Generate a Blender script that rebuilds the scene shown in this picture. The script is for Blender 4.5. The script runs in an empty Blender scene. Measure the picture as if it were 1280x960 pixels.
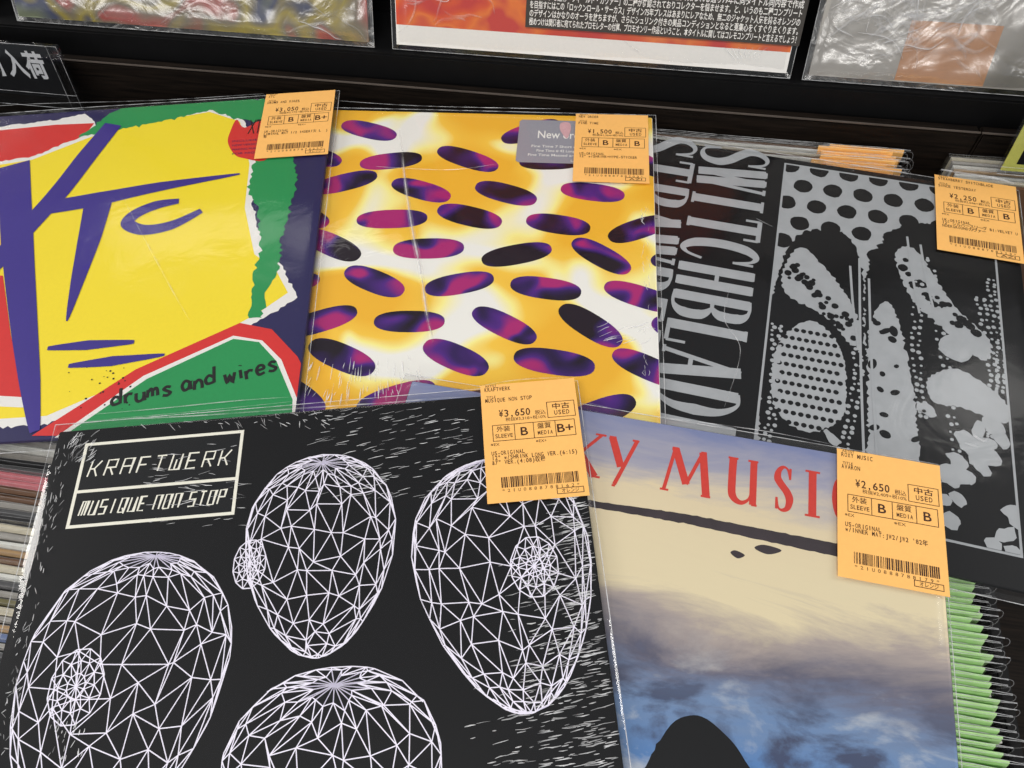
import bpy, bmesh, math, random
from mathutils import Vector, Matrix, noise
random.seed(7)
S = bpy.context.scene
COL = S.collection
# ------------------------------------------------------------------ camera
F_PX = 974.41
R_RIGHT = Vector((0.999003, -0.037641, -0.023987))
R_UP = Vector((0.044634, 0.842484, 0.53687))
R_BACK = Vector((0.0, -0.537405, 0.843324))
CAM = Vector((0, 0, 0.42))
cd = bpy.data.cameras.new('camera'); cam = bpy.data.objects.new('camera', cd); COL.objects.link(cam)
cd.sensor_width = 36.0; cd.lens = F_PX / 1280 * 36.0; cd.clip_start = 0.01; cd.clip_end = 50
m3 = Matrix((R_RIGHT, R_UP, R_BACK)).transposed()
cam.matrix_world = Matrix.Translation(CAM) @ m3.to_4x4()
S.camera = cam
# ------------------------------------------------------------------ shop light: ceiling lamps, added unseen highlight lamps and the pale room
w = bpy.data.worlds.new('World'); S.world = w; w.use_nodes = True
bg = w.node_tree.nodes['Background']; bg.inputs[0].default_value = (0.92, 0.96, 1.0, 1); bg.inputs[1].default_value = 0.27

def area(name, loc, target, sx, sy, power, col=(1, .97, .93)):
    l = bpy.data.lights.new(name, 'AREA'); l.shape = 'RECTANGLE'; l.size = sx; l.size_y = sy
    l.energy = power; l.color = col
    o = bpy.data.objects.new(name, l); COL.objects.link(o); o.location = loc
    d = Vector(target) - Vector(loc); o.rotation_euler = d.to_track_quat('-Z', 'Y').to_euler()
    return o
area('overhead_light', (-0.5, -1.0, 2.3), (0, .3, 0), 1.6, 0.5, 46)
area('overhead_light', (-3.7, 1.4, 2.2), (0, .3, 0), 0.5, 1.8, 56)
area('overhead_light', (3.7, 1.0, 2.2), (0, .3, 0), 0.5, 1.8, 56)
area('overhead_light', (0.3, 4.7, 2.4), (0, .3, 0), 2.0, 0.35, 26)
area('overhead_light', (1.72, 1.42, 2.1), (0.29, .24, 0), 0.30, 0.30, 0.6)
area('overhead_light', (0.2, -5.0, 2.4), (0, .5, 0), 2.6, 0.4, 50)  # added unseen lamp for highlights on the crumpled display bags
area('overhead_light', (-4.6, -4.2, 2.4), (-.2, .5, 0), 2.6, 0.4, 46)  # added unseen lamp to brighten the left display bag's film
area('overhead_light', (-1.25, 2.7, 2.3), (-1.25, 2.7, 0), 1.5, 0.28, 3.2)  # added dim panel, mirrored as sheen in the flat bags
area('overhead_light', (1.3, 3.1, 2.3), (1.3, 3.1, 0), 1.3, 0.28, 2.6)  # added dim panel for sheen on the polka dot sleeve's bag
S.view_settings.view_transform = 'Standard'; S.view_settings.look = 'None'
S.view_settings.exposure = -0.08; S.view_settings.gamma = 1.0; S.view_settings.use_curve_mapping = False
S.render.engine = 'CYCLES'
S.cycles.max_bounces = 12; S.cycles.transparent_max_bounces = 40
S.cycles.caustics_reflective = False; S.cycles.caustics_refractive = False

# ------------------------------------------------------------------ materials
def srgb(r, g, b):
    f = lambda c: (c / 255 / 12.92) if c / 255 <= .04045 else ((c / 255 + .055) / 1.055) ** 2.4
    return (f(r), f(g), f(b), 1)

MATS = {}
def nodes_of(name):
    m = bpy.data.materials.new(name); m.use_nodes = True
    nt = m.node_tree; nt.nodes.clear()
    out = nt.nodes.new('ShaderNodeOutputMaterial')
    MATS[name] = m
    return m, nt, out

def ramp(nt, stops, interp='LINEAR'):
    r = nt.nodes.new('ShaderNodeValToRGB'); cr = r.color_ramp; cr.interpolation = interp
    while len(cr.elements) < len(stops): cr.elements.new(0.5)
    for e, (p, c) in zip(cr.elements, stops): e.position = p; e.color = c
    return r

def paper(name, col, rough=.5, var=.06, scale=400, spec=.35, bump=.008):
    """printed or painted card with a fine tooth and slight unevenness"""
    m, nt, out = nodes_of(name)
    p = nt.nodes.new('ShaderNodeBsdfPrincipled'); p.inputs['Roughness'].default_value = rough
    p.inputs['Specular IOR Level'].default_value = spec
    tc = nt.nodes.new('ShaderNodeTexCoord')
    n1 = nt.nodes.new('ShaderNodeTexNoise'); n1.inputs['Scale'].default_value = scale; n1.inputs['Detail'].default_value = 3
    n2 = nt.nodes.new('ShaderNodeTexNoise'); n2.inputs['Scale'].default_value = 12; n2.inputs['Detail'].default_value = 4
    nt.links.new(tc.outputs['Object'], n1.inputs['Vector']); nt.links.new(tc.outputs['Object'], n2.inputs['Vector'])
    ad = nt.nodes.new('ShaderNodeMath'); ad.operation = 'ADD'
    nt.links.new(n1.outputs[0], ad.inputs[0]); nt.links.new(n2.outputs[0], ad.inputs[1])
    mr = nt.nodes.new('ShaderNodeMapRange'); mr.inputs[1].default_value = .6; mr.inputs[2].default_value = 1.4
    mr.inputs[3].default_value = 1 - var; mr.inputs[4].default_value = 1 + var
    nt.links.new(ad.outputs[0], mr.inputs[0])
    mx = nt.nodes.new('ShaderNodeVectorMath'); mx.operation = 'SCALE'; mx.inputs[0].default_value = col[:3]
    nt.links.new(mr.outputs[0], mx.inputs['Scale'])
    nt.links.new(mx.outputs[0], p.inputs['Base Color'])
    b = nt.nodes.new('ShaderNodeBump'); b.inputs['Strength'].default_value = bump; b.inputs['Distance'].default_value = .001
    nt.links.new(n1.outputs[0], b.inputs['Height']); nt.links.new(b.outputs[0], p.inputs['Normal'])
    nt.links.new(p.outputs[0], out.inputs[0])
    return m

def film(name, bscale=22, bstr=.10, rough=.12, gain=1.25, tint=(.995, .995, .995, 1), stretch=(1, 1, 1), base=0.0):
    """clear polythene: see-through, glossy, slightly wavy"""
    m, nt, out = nodes_of(name)
    tr = nt.nodes.new('ShaderNodeBsdfTransparent'); tr.inputs[0].default_value = tint
    gl = nt.nodes.new('ShaderNodeBsdfGlossy'); gl.inputs['Roughness'].default_value = rough
    fr = nt.nodes.new('ShaderNodeLayerWeight'); fr.inputs['Blend'].default_value = .5
    pw = nt.nodes.new('ShaderNodeMath'); pw.operation = 'POWER'; pw.inputs[1].default_value = 5; nt.links.new(fr.outputs['Facing'], pw.inputs[0])
    mu = nt.nodes.new('ShaderNodeMath'); mu.operation = 'MULTIPLY_ADD'; mu.inputs[1].default_value = .95 * gain; mu.inputs[2].default_value = base + .045 * gain
    mu.use_clamp = True
    tc = nt.nodes.new('ShaderNodeTexCoord'); mp = nt.nodes.new('ShaderNodeMapping'); mp.inputs['Scale'].default_value = stretch
    n = nt.nodes.new('ShaderNodeTexNoise'); n.inputs['Scale'].default_value = bscale; n.inputs['Detail'].default_value = 3
    n.inputs['Distortion'].default_value = 1.2
    nt.links.new(tc.outputs['Object'], mp.inputs[0]); nt.links.new(mp.outputs[0], n.inputs['Vector'])
    b = nt.nodes.new('ShaderNodeBump'); b.inputs['Strength'].default_value = bstr; b.inputs['Distance'].default_value = .004
    nt.links.new(n.outputs[0], b.inputs['Height'])
    nt.links.new(b.outputs[0], gl.inputs['Normal']); nt.links.new(b.outputs[0], fr.inputs['Normal'])
    nt.links.new(pw.outputs[0], mu.inputs[0])
    mx = nt.nodes.new('ShaderNodeMixShader')
    nt.links.new(mu.outputs[0], mx.inputs[0]); nt.links.new(tr.outputs[0], mx.inputs[1]); nt.links.new(gl.outputs[0], mx.inputs[2])
    nt.links.new(mx.outputs[0], out.inputs[0])
    return m

def crease_glint(name, alpha, rough=.2):
    """polythene seams and creases, their glints painted in as whitish colour"""
    m, nt, out = nodes_of(name)
    tr = nt.nodes.new('ShaderNodeBsdfTransparent')
    p = nt.nodes.new('ShaderNodeBsdfPrincipled'); p.inputs['Base Color'].default_value = (.85, .86, .88, 1)
    p.inputs['Roughness'].default_value = rough; p.inputs['Specular IOR Level'].default_value = .8
    n = nt.nodes.new('ShaderNodeTexNoise'); n.inputs['Scale'].default_value = 90; n.inputs['Detail'].default_value = 2
    tc = nt.nodes.new('ShaderNodeTexCoord'); nt.links.new(tc.outputs['Object'], n.inputs['Vector'])
    mr = nt.nodes.new('ShaderNodeMapRange'); mr.inputs[1].default_value = .32; mr.inputs[2].default_value = .68
    mr.inputs[3].default_value = alpha * .25; mr.inputs[4].default_value = min(1, alpha * 1.5)
    nt.links.new(n.outputs[0], mr.inputs[0])
    mx = nt.nodes.new('ShaderNodeMixShader'); nt.links.new(mr.outputs[0], mx.inputs[0])
    nt.links.new(tr.outputs[0], mx.inputs[1]); nt.links.new(p.outputs[0], mx.inputs[2]); nt.links.new(mx.outputs[0], out.inputs[0])
    return m

def noise_print(name, stops, scale, detail=2, distort=.5, rough=.45, stretch=(1, 1, 1), seed=0.0):
    """a printed picture of soft blotches, laid out in the sleeve's own coordinates"""
    m, nt, out = nodes_of(name)
    p = nt.nodes.new('ShaderNodeBsdfPrincipled'); p.inputs['Roughness'].default_value = rough; p.inputs['Specular IOR Level'].default_value = .35
    tc = nt.nodes.new('ShaderNodeTexCoord'); mp = nt.nodes.new('ShaderNodeMapping'); mp.inputs['Scale'].default_value = stretch
    mp.inputs['Location'].default_value = (seed, seed * .7, 0)
    n = nt.nodes.new('ShaderNodeTexNoise'); n.inputs['Scale'].default_value = scale; n.inputs['Detail'].default_value = detail
    n.inputs['Distortion'].default_value = distort
    nt.links.new(tc.outputs['Object'], mp.inputs[0]); nt.links.new(mp.outputs[0], n.inputs['Vector'])
    r = ramp(nt, stops); nt.links.new(n.outputs[0], r.inputs[0])
    nt.links.new(r.outputs[0], p.inputs['Base Color']); nt.links.new(p.outputs[0], out.inputs[0])
    return m

FILM = film('clear_film')
FILM_TIGHT = film('shrink_film', bscale=40, bstr=.07, rough=.06, gain=.9)
FILM_CRUMPLED = film('crumpled_film', bscale=26, bstr=.45, rough=.22, gain=1.8, tint=(.96, .96, .96, 1), base=.07)
FILM_FILED = film('filed_film', bscale=50, bstr=.5, rough=.12, gain=1.6, tint=(.96, .96, .96, 1))
SEAM_GLINT = crease_glint('film_seam_glint', .40)
SEAM_GLINT_FILED = crease_glint('filed_seam', .16)
CREASE_GLINT = crease_glint('film_crease_glint', .6, .25)
CREASE_GLINT_SOFT = crease_glint('film_crease_glint_soft', .28, .25)
CREASE_GLINT_FAINT = crease_glint('film_crease_glint_faint', .14, .3)

def wood(name):
    m, nt, out = nodes_of(name)
    p = nt.nodes.new('ShaderNodeBsdfPrincipled'); p.inputs['Roughness'].default_value = .55; p.inputs['Specular IOR Level'].default_value = .12
    tc = nt.nodes.new('ShaderNodeTexCoord'); mp = nt.nodes.new('ShaderNodeMapping'); mp.inputs['Scale'].default_value = (4, 60, 60)
    n = nt.nodes.new('ShaderNodeTexNoise'); n.inputs['Scale'].default_value = 6; n.inputs['Detail'].default_value = 6; n.inputs['Distortion'].default_value = .6
    nt.links.new(tc.outputs['Object'], mp.inputs[0]); nt.links.new(mp.outputs[0], n.inputs['Vector'])
    r = ramp(nt, [(.3, (.004, .003, .0025, 1)), (.7, (.016, .011, .008, 1))]); nt.links.new(n.outputs[0], r.inputs[0])
    nt.links.new(r.outputs[0], p.inputs['Base Color'])
    b = nt.nodes.new('ShaderNodeBump'); b.inputs['Strength'].default_value = .15; b.inputs['Distance'].default_value = .001
    nt.links.new(n.outputs[0], b.inputs['Height']); nt.links.new(b.outputs[0], p.inputs['Normal'])
    nt.links.new(p.outputs[0], out.inputs[0]); return m
WOOD = wood('dark_wood')
EDGE = paper('worn_laminate_edge', srgb(88, 80, 74), .5, .3, 60)
BLACK = paper('black_laminate', (.004, .004, .0045, 1), .55, .2, 60, spec=.2)

# ------------------------------------------------------------------ mesh helpers
class MB:
    """collects faces with materials, then links them as ONE mesh object"""
    def __init__(s): s.v = []; s.f = []; s.mi = []; s.mats = []; s.smooth = []
    def mat(s, m):
        if m not in s.mats: s.mats.append(m)
        return s.mats.index(m)
    def face(s, pts, m, smooth=False):
        b = len(s.v); s.v += [tuple(p) for p in pts]; s.f.append(tuple(range(b, b + len(pts)))); s.mi.append(s.mat(m)); s.smooth.append(smooth)
    def mesh(s, verts, faces, m, smooth=False):
        b = len(s.v); s.v += [tuple(p) for p in verts]; k = s.mat(m)
        for f in faces: s.f.append(tuple(b + i for i in f)); s.mi.append(k); s.smooth.append(smooth)
    def box(s, x0, x1, y0, y1, z0, z1, m):
        v = [(x, y, z) for z in (z0, z1) for y in (y0, y1) for x in (x0, x1)]
        s.mesh(v, [(0, 2, 3, 1), (4, 5, 7, 6), (0, 1, 5, 4), (2, 6, 7, 3), (0, 4, 6, 2), (1, 3, 7, 5)], m)
    def stroke(s, pts, wid, m, z, h=.00003):
        """a printed line: flat ribbon with a hair of a ridge so crossings never share a plane"""
        P = [Vector((p[0], p[1])) for p in pts]; n = len(P)
        if not isinstance(wid, (list, tuple)): wid = [wid] * n
        vs = []; 
        for i in range(n):
            a = P[max(i - 1, 0)]; b = P[min(i + 1, n - 1)]; d = b - a
            if d.length < 1e-9: d = Vector((1, 0))
            d.normalize(); nn = Vector((-d.y, d.x)); k = wid[i] / 2
            if 0 < i < n - 1:
                d1 = (P[i] - P[i - 1]).normalized(); c = max(.5, abs(d1.dot(d))); k /= c
            q0 = P[i] + nn * k; q1 = P[i] - nn * k
            vs += [(q0.x, q0.y, z), (P[i].x, P[i].y, z + h), (q1.x, q1.y, z)]
        fs = []
        for i in range(n - 1):
            a = 3 * i; b = a + 3
            fs += [(a, a + 1, b + 1, b), (a + 1, a + 2, b + 2, b + 1)]
        s.mesh(vs, fs, m)
    def tube(s, pts, r, m, sides=5):
        P = [Vector(p) for p in pts]; n = len(P); vs = []; fs = []
        for i in range(n):
            d = (P[min(i + 1, n - 1)] - P[max(i - 1, 0)])
            if d.length < 1e-9: d = Vector((1, 0, 0))
            d.normalize(); up = Vector((0, 0, 1)) if abs(d.z) < .9 else Vector((0, 1, 0))
            a = d.cross(up).normalized(); b = a.cross(d)
            for k in range(sides):
                t = 2 * math.pi * k / sides; vs.append(P[i] + (a * math.cos(t) + b * math.sin(t)) * r)
        for i in range(n - 1):
            for k in range(sides):
                fs.append((i * sides + k, i * sides + (k + 1) % sides, (i + 1) * sides + (k + 1) % sides, (i + 1) * sides + k))
        s.mesh(vs, fs, m, True)
    def build(s, name, parent=None):
        me = bpy.data.meshes.new(name); me.from_pydata(s.v, [], s.f)
        for m in s.mats: me.materials.append(m)
        me.polygons.foreach_set('material_index', s.mi); me.polygons.foreach_set('use_smooth', s.smooth); me.update()
        o = bpy.data.objects.new(name, me); COL.objects.link(o); o.parent = parent
        return o

def tag(o, label=None, cat=None, group=None, kind=None):
    if label: o['label'] = label
    if cat: o['category'] = cat
    if group: o['group'] = group
    if kind: o['kind'] = kind
    return o
def empty(name, mat):
    e = bpy.data.objects.new(name, None); COL.objects.link(e); e.matrix_world = mat; e.empty_display_size = .02
    return e
def copy_tree(o, parent=None):
    c = o.copy(); COL.objects.link(c); c.parent = parent
    for ch in o.children: copy_tree(ch, c)
    return c

def catmull(pts, n=8, closed=False):
    out = []; N = len(pts)
    rng = range(N if closed else N - 1)
    for i in rng:
        if closed: p = [pts[(i + k) % N] for k in (-1, 0, 1, 2)]
        else: p = [pts[max(i - 1, 0)], pts[i], pts[i + 1], pts[min(i + 2, N - 1)]]
        for j in range(n):
            t = j / n
            out.append(tuple(.5 * (2 * p[1][k] + (p[2][k] - p[0][k]) * t + (2 * p[0][k] - 5 * p[1][k] + 4 * p[2][k] - p[3][k]) * t * t + (3 * p[1][k] - p[0][k] - 3 * p[2][k] + p[3][k]) * t ** 3) for k in range(2)))
    if not closed: out.append(tuple(pts[-1]))
    return out

def clip(poly, x0, x1, y0, y1):
    for ax, lim, sg in ((0, x0, 1), (0, x1, -1), (1, y0, 1), (1, y1, -1)):
        o = []
        for i in range(len(poly)):
            a, b = poly[i - 1], poly[i]
            ia, ib = (a[ax] - lim) * sg >= 0, (b[ax] - lim) * sg >= 0
            if ia != ib:
                t = (lim - a[ax]) / (b[ax] - a[ax]); o.append((a[0] + (b[0] - a[0]) * t, a[1] + (b[1] - a[1]) * t))
            if ib: o.append(b)
        poly = o
        if len(poly) < 3: return []
    return poly

def rough_edge(poly, step=.0025, amp=.0012, seed=0):
    out = []
    for i in range(len(poly)):
        a = Vector(poly[i - 1]); b = Vector(poly[i]); L = (b - a).length; n = max(1, int(L / step))
        nn = Vector((-(b - a).y, (b - a).x)); nn = nn.normalized() if L > 1e-9 else nn
        for j in range(n):
            p = a + (b - a) * (j / n) + nn * amp * (noise.noise(Vector((a.x * 50 + j * 1.7 + seed, b.y * 50, seed))) * 2)
            out.append((p.x, p.y))
    return out

# ------------------------------------------------------------------ lettering
_tc = {}
def text_geo(s, bold=0.0):
    k = (s, bold)
    if k not in _tc:
        cu = bpy.data.curves.new('t', 'FONT'); cu.body = s; cu.size = 1; cu.offset = bold; cu.resolution_u = 3
        ob = bpy.data.objects.new('t', cu); COL.objects.link(ob)
        dg = bpy.context.evaluated_depsgraph_get(); me = bpy.data.meshes.new_from_object(ob.evaluated_get(dg))
        v = [tuple(x.co) for x in me.vertices]; f = [tuple(p.vertices) for p in me.polygons]
        bpy.data.objects.remove(ob); bpy.data.curves.remove(cu); bpy.data.meshes.remove(me)
        _tc[k] = (v, f)
    return _tc[k]
def put_text(mb, s, x0, x1, y0, y1, m, z, bold=0.0, cap=True, ux=None, uy=None, org=None):
    """fit the string into the rectangle (local metres), y up; cap: fit the capital height to y0..y1"""
    v, f = text_geo(s, bold)
    if not v: return
    bx0 = min(p[0] for p in v); bx1 = max(p[0] for p in v)
    by0 = min(p[1] for p in v); by1 = max(p[1] for p in v)
    if cap: by0, by1 = 0, .72
    sx = (x1 - x0) / (bx1 - bx0) if x1 is not None else (y1 - y0) / (by1 - by0)
    sy = (y1 - y0) / (by1 - by0)
    vs = []
    for p in v:
        a = x0 + (p[0] - bx0) * sx; b = y0 + (p[1] - by0) * sy
        if org is None: vs.append((a, b, z))
        else:
            q = Vector(org) + Vector(ux) * a + Vector(uy) * b; vs.append((q.x, q.y, z))
    mb.mesh(vs, f, m)

def serif_letter(c, T, t):
    """strokes in a unit box: (points, widths, curved); T thick stem, t hairline"""
    st = []
    def line(a, b, w): st.append(([a, b], [w, w]))
    def sf(x, y, k=.13): st.append(([(x - k, y), (x + k, y)], [t, t]))
    def curve(pts, ws):
        q = catmull(pts, 6); n = len(q); W = []
        for i in range(n):
            u = i / (n - 1) * (len(ws) - 1); j = min(int(u), len(ws) - 2); W.append(ws[j] + (ws[j + 1] - ws[j]) * (u - j))
        st.append((q, W))
    M = (T + t) / 2
    if c == 'S':
        curve([(.86, .76), (.72, .95), (.45, .99), (.2, .88), (.16, .71), (.42, .56), (.7, .43), (.86, .27), (.76, .08), (.48, .01), (.22, .06), (.12, .26)], [t, t, M, T, T, T, M, t, t]); line((.88, .98), (.86, .72), t); line((.12, .02), (.12, .28), t)
    elif c == 'W':
        line((.04, 1), (.3, 0), T); line((.3, 0), (.52, 1), t * 1.4); line((.5, 1), (.76, 0), T); line((.76, 0), (.98, 1), t * 1.4); sf(.06, 1); sf(.5, 1); sf(.95, 1)
    elif c == 'I': line((.5, 0), (.5, 1), T); sf(.5, 1, .26); sf(.5, 0, .26)
    elif c == 'T': line((.5, 0), (.5, 1), T); line((.03, 1), (.97, 1), t * 1.5); line((.05, 1), (.05, .8), t); line((.95, 1), (.95, .8), t); sf(.5, 0, .22)
    elif c == 'C': curve([(.88, .74), (.74, .95), (.5, 1), (.24, .84), (.14, .5), (.24, .16), (.5, 0), (.74, .06), (.9, .27)], [t, t, M, T, T, T, M, t, t]); line((.89, .98), (.88, .7), t)
    elif c == 'H': line((.2, 0), (.2, 1), T); line((.8, 0), (.8, 1), T); line((.2, .52), (.8, .52), t * 1.3); [sf(x, y, .17) for x in (.2, .8) for y in (0, 1)]
    elif c == 'L': line((.28, 0), (.28, 1), T); line((.1, 0), (.92, 0), t * 1.3); line((.92, 0), (.92, .25), t); sf(.28, 1, .2)
    elif c == 'E': line((.25, 0), (.25, 1), T); line((.08, 0), (.92, 0), t * 1.3); line((.08, 1), (.9, 1), t * 1.3); line((.25, .52), (.7, .52), t * 1.3); line((.92, 0), (.92, .22), t); line((.9, 1), (.9, .8), t); line((.7, .42), (.7, .62), t)
    elif c == 'A': line((.5, 1), (.1, 0), t * 1.5); line((.5, 1), (.86, 0), T); line((.24, .36), (.72, .36), t * 1.3); sf(.1, 0); sf(.86, 0, .16)
    elif c == 'D': line((.22, 0), (.22, 1), T); curve([(.1, 1), (.5, 1), (.82, .8), (.88, .5), (.82, .2), (.5, 0), (.1, 0)], [t, t, M, T, M, t, t])
    elif c in 'BRP':
        line((.24, 0), (.24, 1), T); curve([(.08, 1), (.55, 1), (.82, .88), (.82, .64), (.55, .52), (.24, .52)], [t, t, T, T, t, t])
        if c == 'B': curve([(.3, .52), (.6, .51), (.9, .38), (.9, .14), (.6, 0), (.08, 0)], [t, t, T, T, t, t])
        else: sf(.24, 0, .17)
        if c == 'R': line((.5, .52), (.92, 0), T); sf(.9, 0, .1)
    elif c == 'Y': line((.06, 1), (.5, .45), T); line((.94, 1), (.36, .1), t * 1.8); sf(.08, 1, .12); sf(.9, 1, .12); sf(.34, .08, .06)
    elif c == 'X': line((.08, 1), (.9, 0), T); line((.92, 1), (.1, 0), t * 1.5); [sf(x, y, .12) for x in (.1, .9) for y in (0, 1)]
    elif c == 'M': line((.2, 1), (.04, 0), t * 1.6); line((.2, 1), (.5, .2), T); line((.5, .2), (.8, 1), t * 1.6); line((.8, 1), (.94, 0), T); sf(.05, 0, .09); sf(.93, 0, .1); sf(.19, 1, .06); sf(.82, 1, .06)
    elif c == 'U': curve([(.2, 1), (.2, .5), (.24, .14), (.48, .01), (.72, .12), (.8, .4), (.8, 1)], [T, T, T, M, t, t * 1.4, t * 1.4]); line((.82, 1), (.84, 0), T * .9); sf(.2, 1, .15); sf(.8, 1, .15); sf(.88, 0, .08)
    return st
def put_serif(mb, c, org, ux, uy, wid, hei, T, t, m, z):
    for pts, ws in serif_letter(c, T, t):
        mb.stroke([(org[0] + ux[0] * p[0] * wid + uy[0] * p[1] * hei, org[1] + ux[1] * p[0] * wid + uy[1] * p[1] * hei) for p in pts], ws, m, z, .00005)

LCD = {'K': [[(0, 1), (0, 0)], [(0, .5), (.45, .5)], [(.45, .5), (1.0, 1.0)], [(.45, .5), (.95, 0)]],
       'R': [[(0, 0), (0, 1), (1, 1), (1, .5), (0, .5)], [(.4, .5), (.95, 0)]], 'A': [[(0, 0), (0, 1), (1, 1), (1, 0)], [(0, .5), (1, .5)]],
       'F': [[(1, 1), (0, 1), (0, 0)], [(0, .5), (.8, .5)]], 'T': [[(0, 1), (1, 1)], [(.5, 1), (.5, 0)]],
       'W': [[(0, 1), (0, 0), (1, 0), (1, 1)], [(.5, 0), (.5, .65)]], 'E': [[(1, 1), (0, 1), (0, 0), (1, 0)], [(0, .5), (.8, .5)]],
       'M': [[(0, 0), (0, 1), (1, 1), (1, 0)], [(.5, 1), (.5, 0)]], 'U': [[(0, 1), (0, 0), (1, 0), (1, 1)]],
       'S': [[(1, 1), (0, 1), (0, .5), (1, .5), (1, 0), (0, 0)]], 'I': [[(.5, 0), (.5, 1)]], 'Q': [[(0, 0), (0, 1), (1, 1), (1, 0), (0, 0)], [(.6, .3), (1.05, -.1)]],
       'N': [[(0, 0), (0, 1), (1, 1), (1, 0)]], 'O': [[(0, 0), (0, 1), (1, 1), (1, 0), (0, 0)]], 'P': [[(0, 0), (0, 1), (1, 1), (1, .5), (0, .5)]]}
HAND = {'d': [[(.62, .95), (.6, .05)], [(.6, .35), (.3, .5), (.08, .3), (.2, .06), (.6, .1)]], 'r': [[(.15, .5), (.2, 0)], [(.18, .3), (.35, .48), (.6, .45)]],
        'u': [[(.1, .5), (.12, .15), (.3, .03), (.55, .15), (.58, .5)], [(.57, .3), (.66, .02)]], 'm': [[(.06, 0), (.1, .48)], [(.1, .3), (.25, .5), (.36, .4), (.38, .03)], [(.38, .35), (.55, .5), (.66, .38), (.7, .02)]],
        's': [[(.6, .46), (.35, .52), (.18, .4), (.4, .26), (.58, .14), (.4, .01), (.12, .06)]], 'a': [[(.58, .4), (.3, .52), (.1, .3), (.22, .04), (.5, .12), (.58, .4), (.64, .02)]],
        'n': [[(.12, 0), (.14, .5)], [(.14, .3), (.35, .5), (.56, .38), (.6, .02)]], 'w': [[(.05, .5), (.2, .03), (.36, .36), (.52, .03), (.68, .52)]], 'i': [[(.3, .48), (.34, .02)], [(.3, .7), (.32, .74)]],
        'e': [[(.14, .26), (.55, .32), (.5, .48), (.26, .5), (.1, .28), (.25, .03), (.6, .1)]], ' ': []}
LW, LH = .0575, .0775      # price label
INK = paper('label_ink', srgb(66, 38, 22), .6, .25, 900)
ORANGE = paper('orange_label', srgb(250, 190, 108), .42, .04, 300)
GREENL = paper('green_label', srgb(176, 216, 148), .4, .22, 120)

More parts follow.
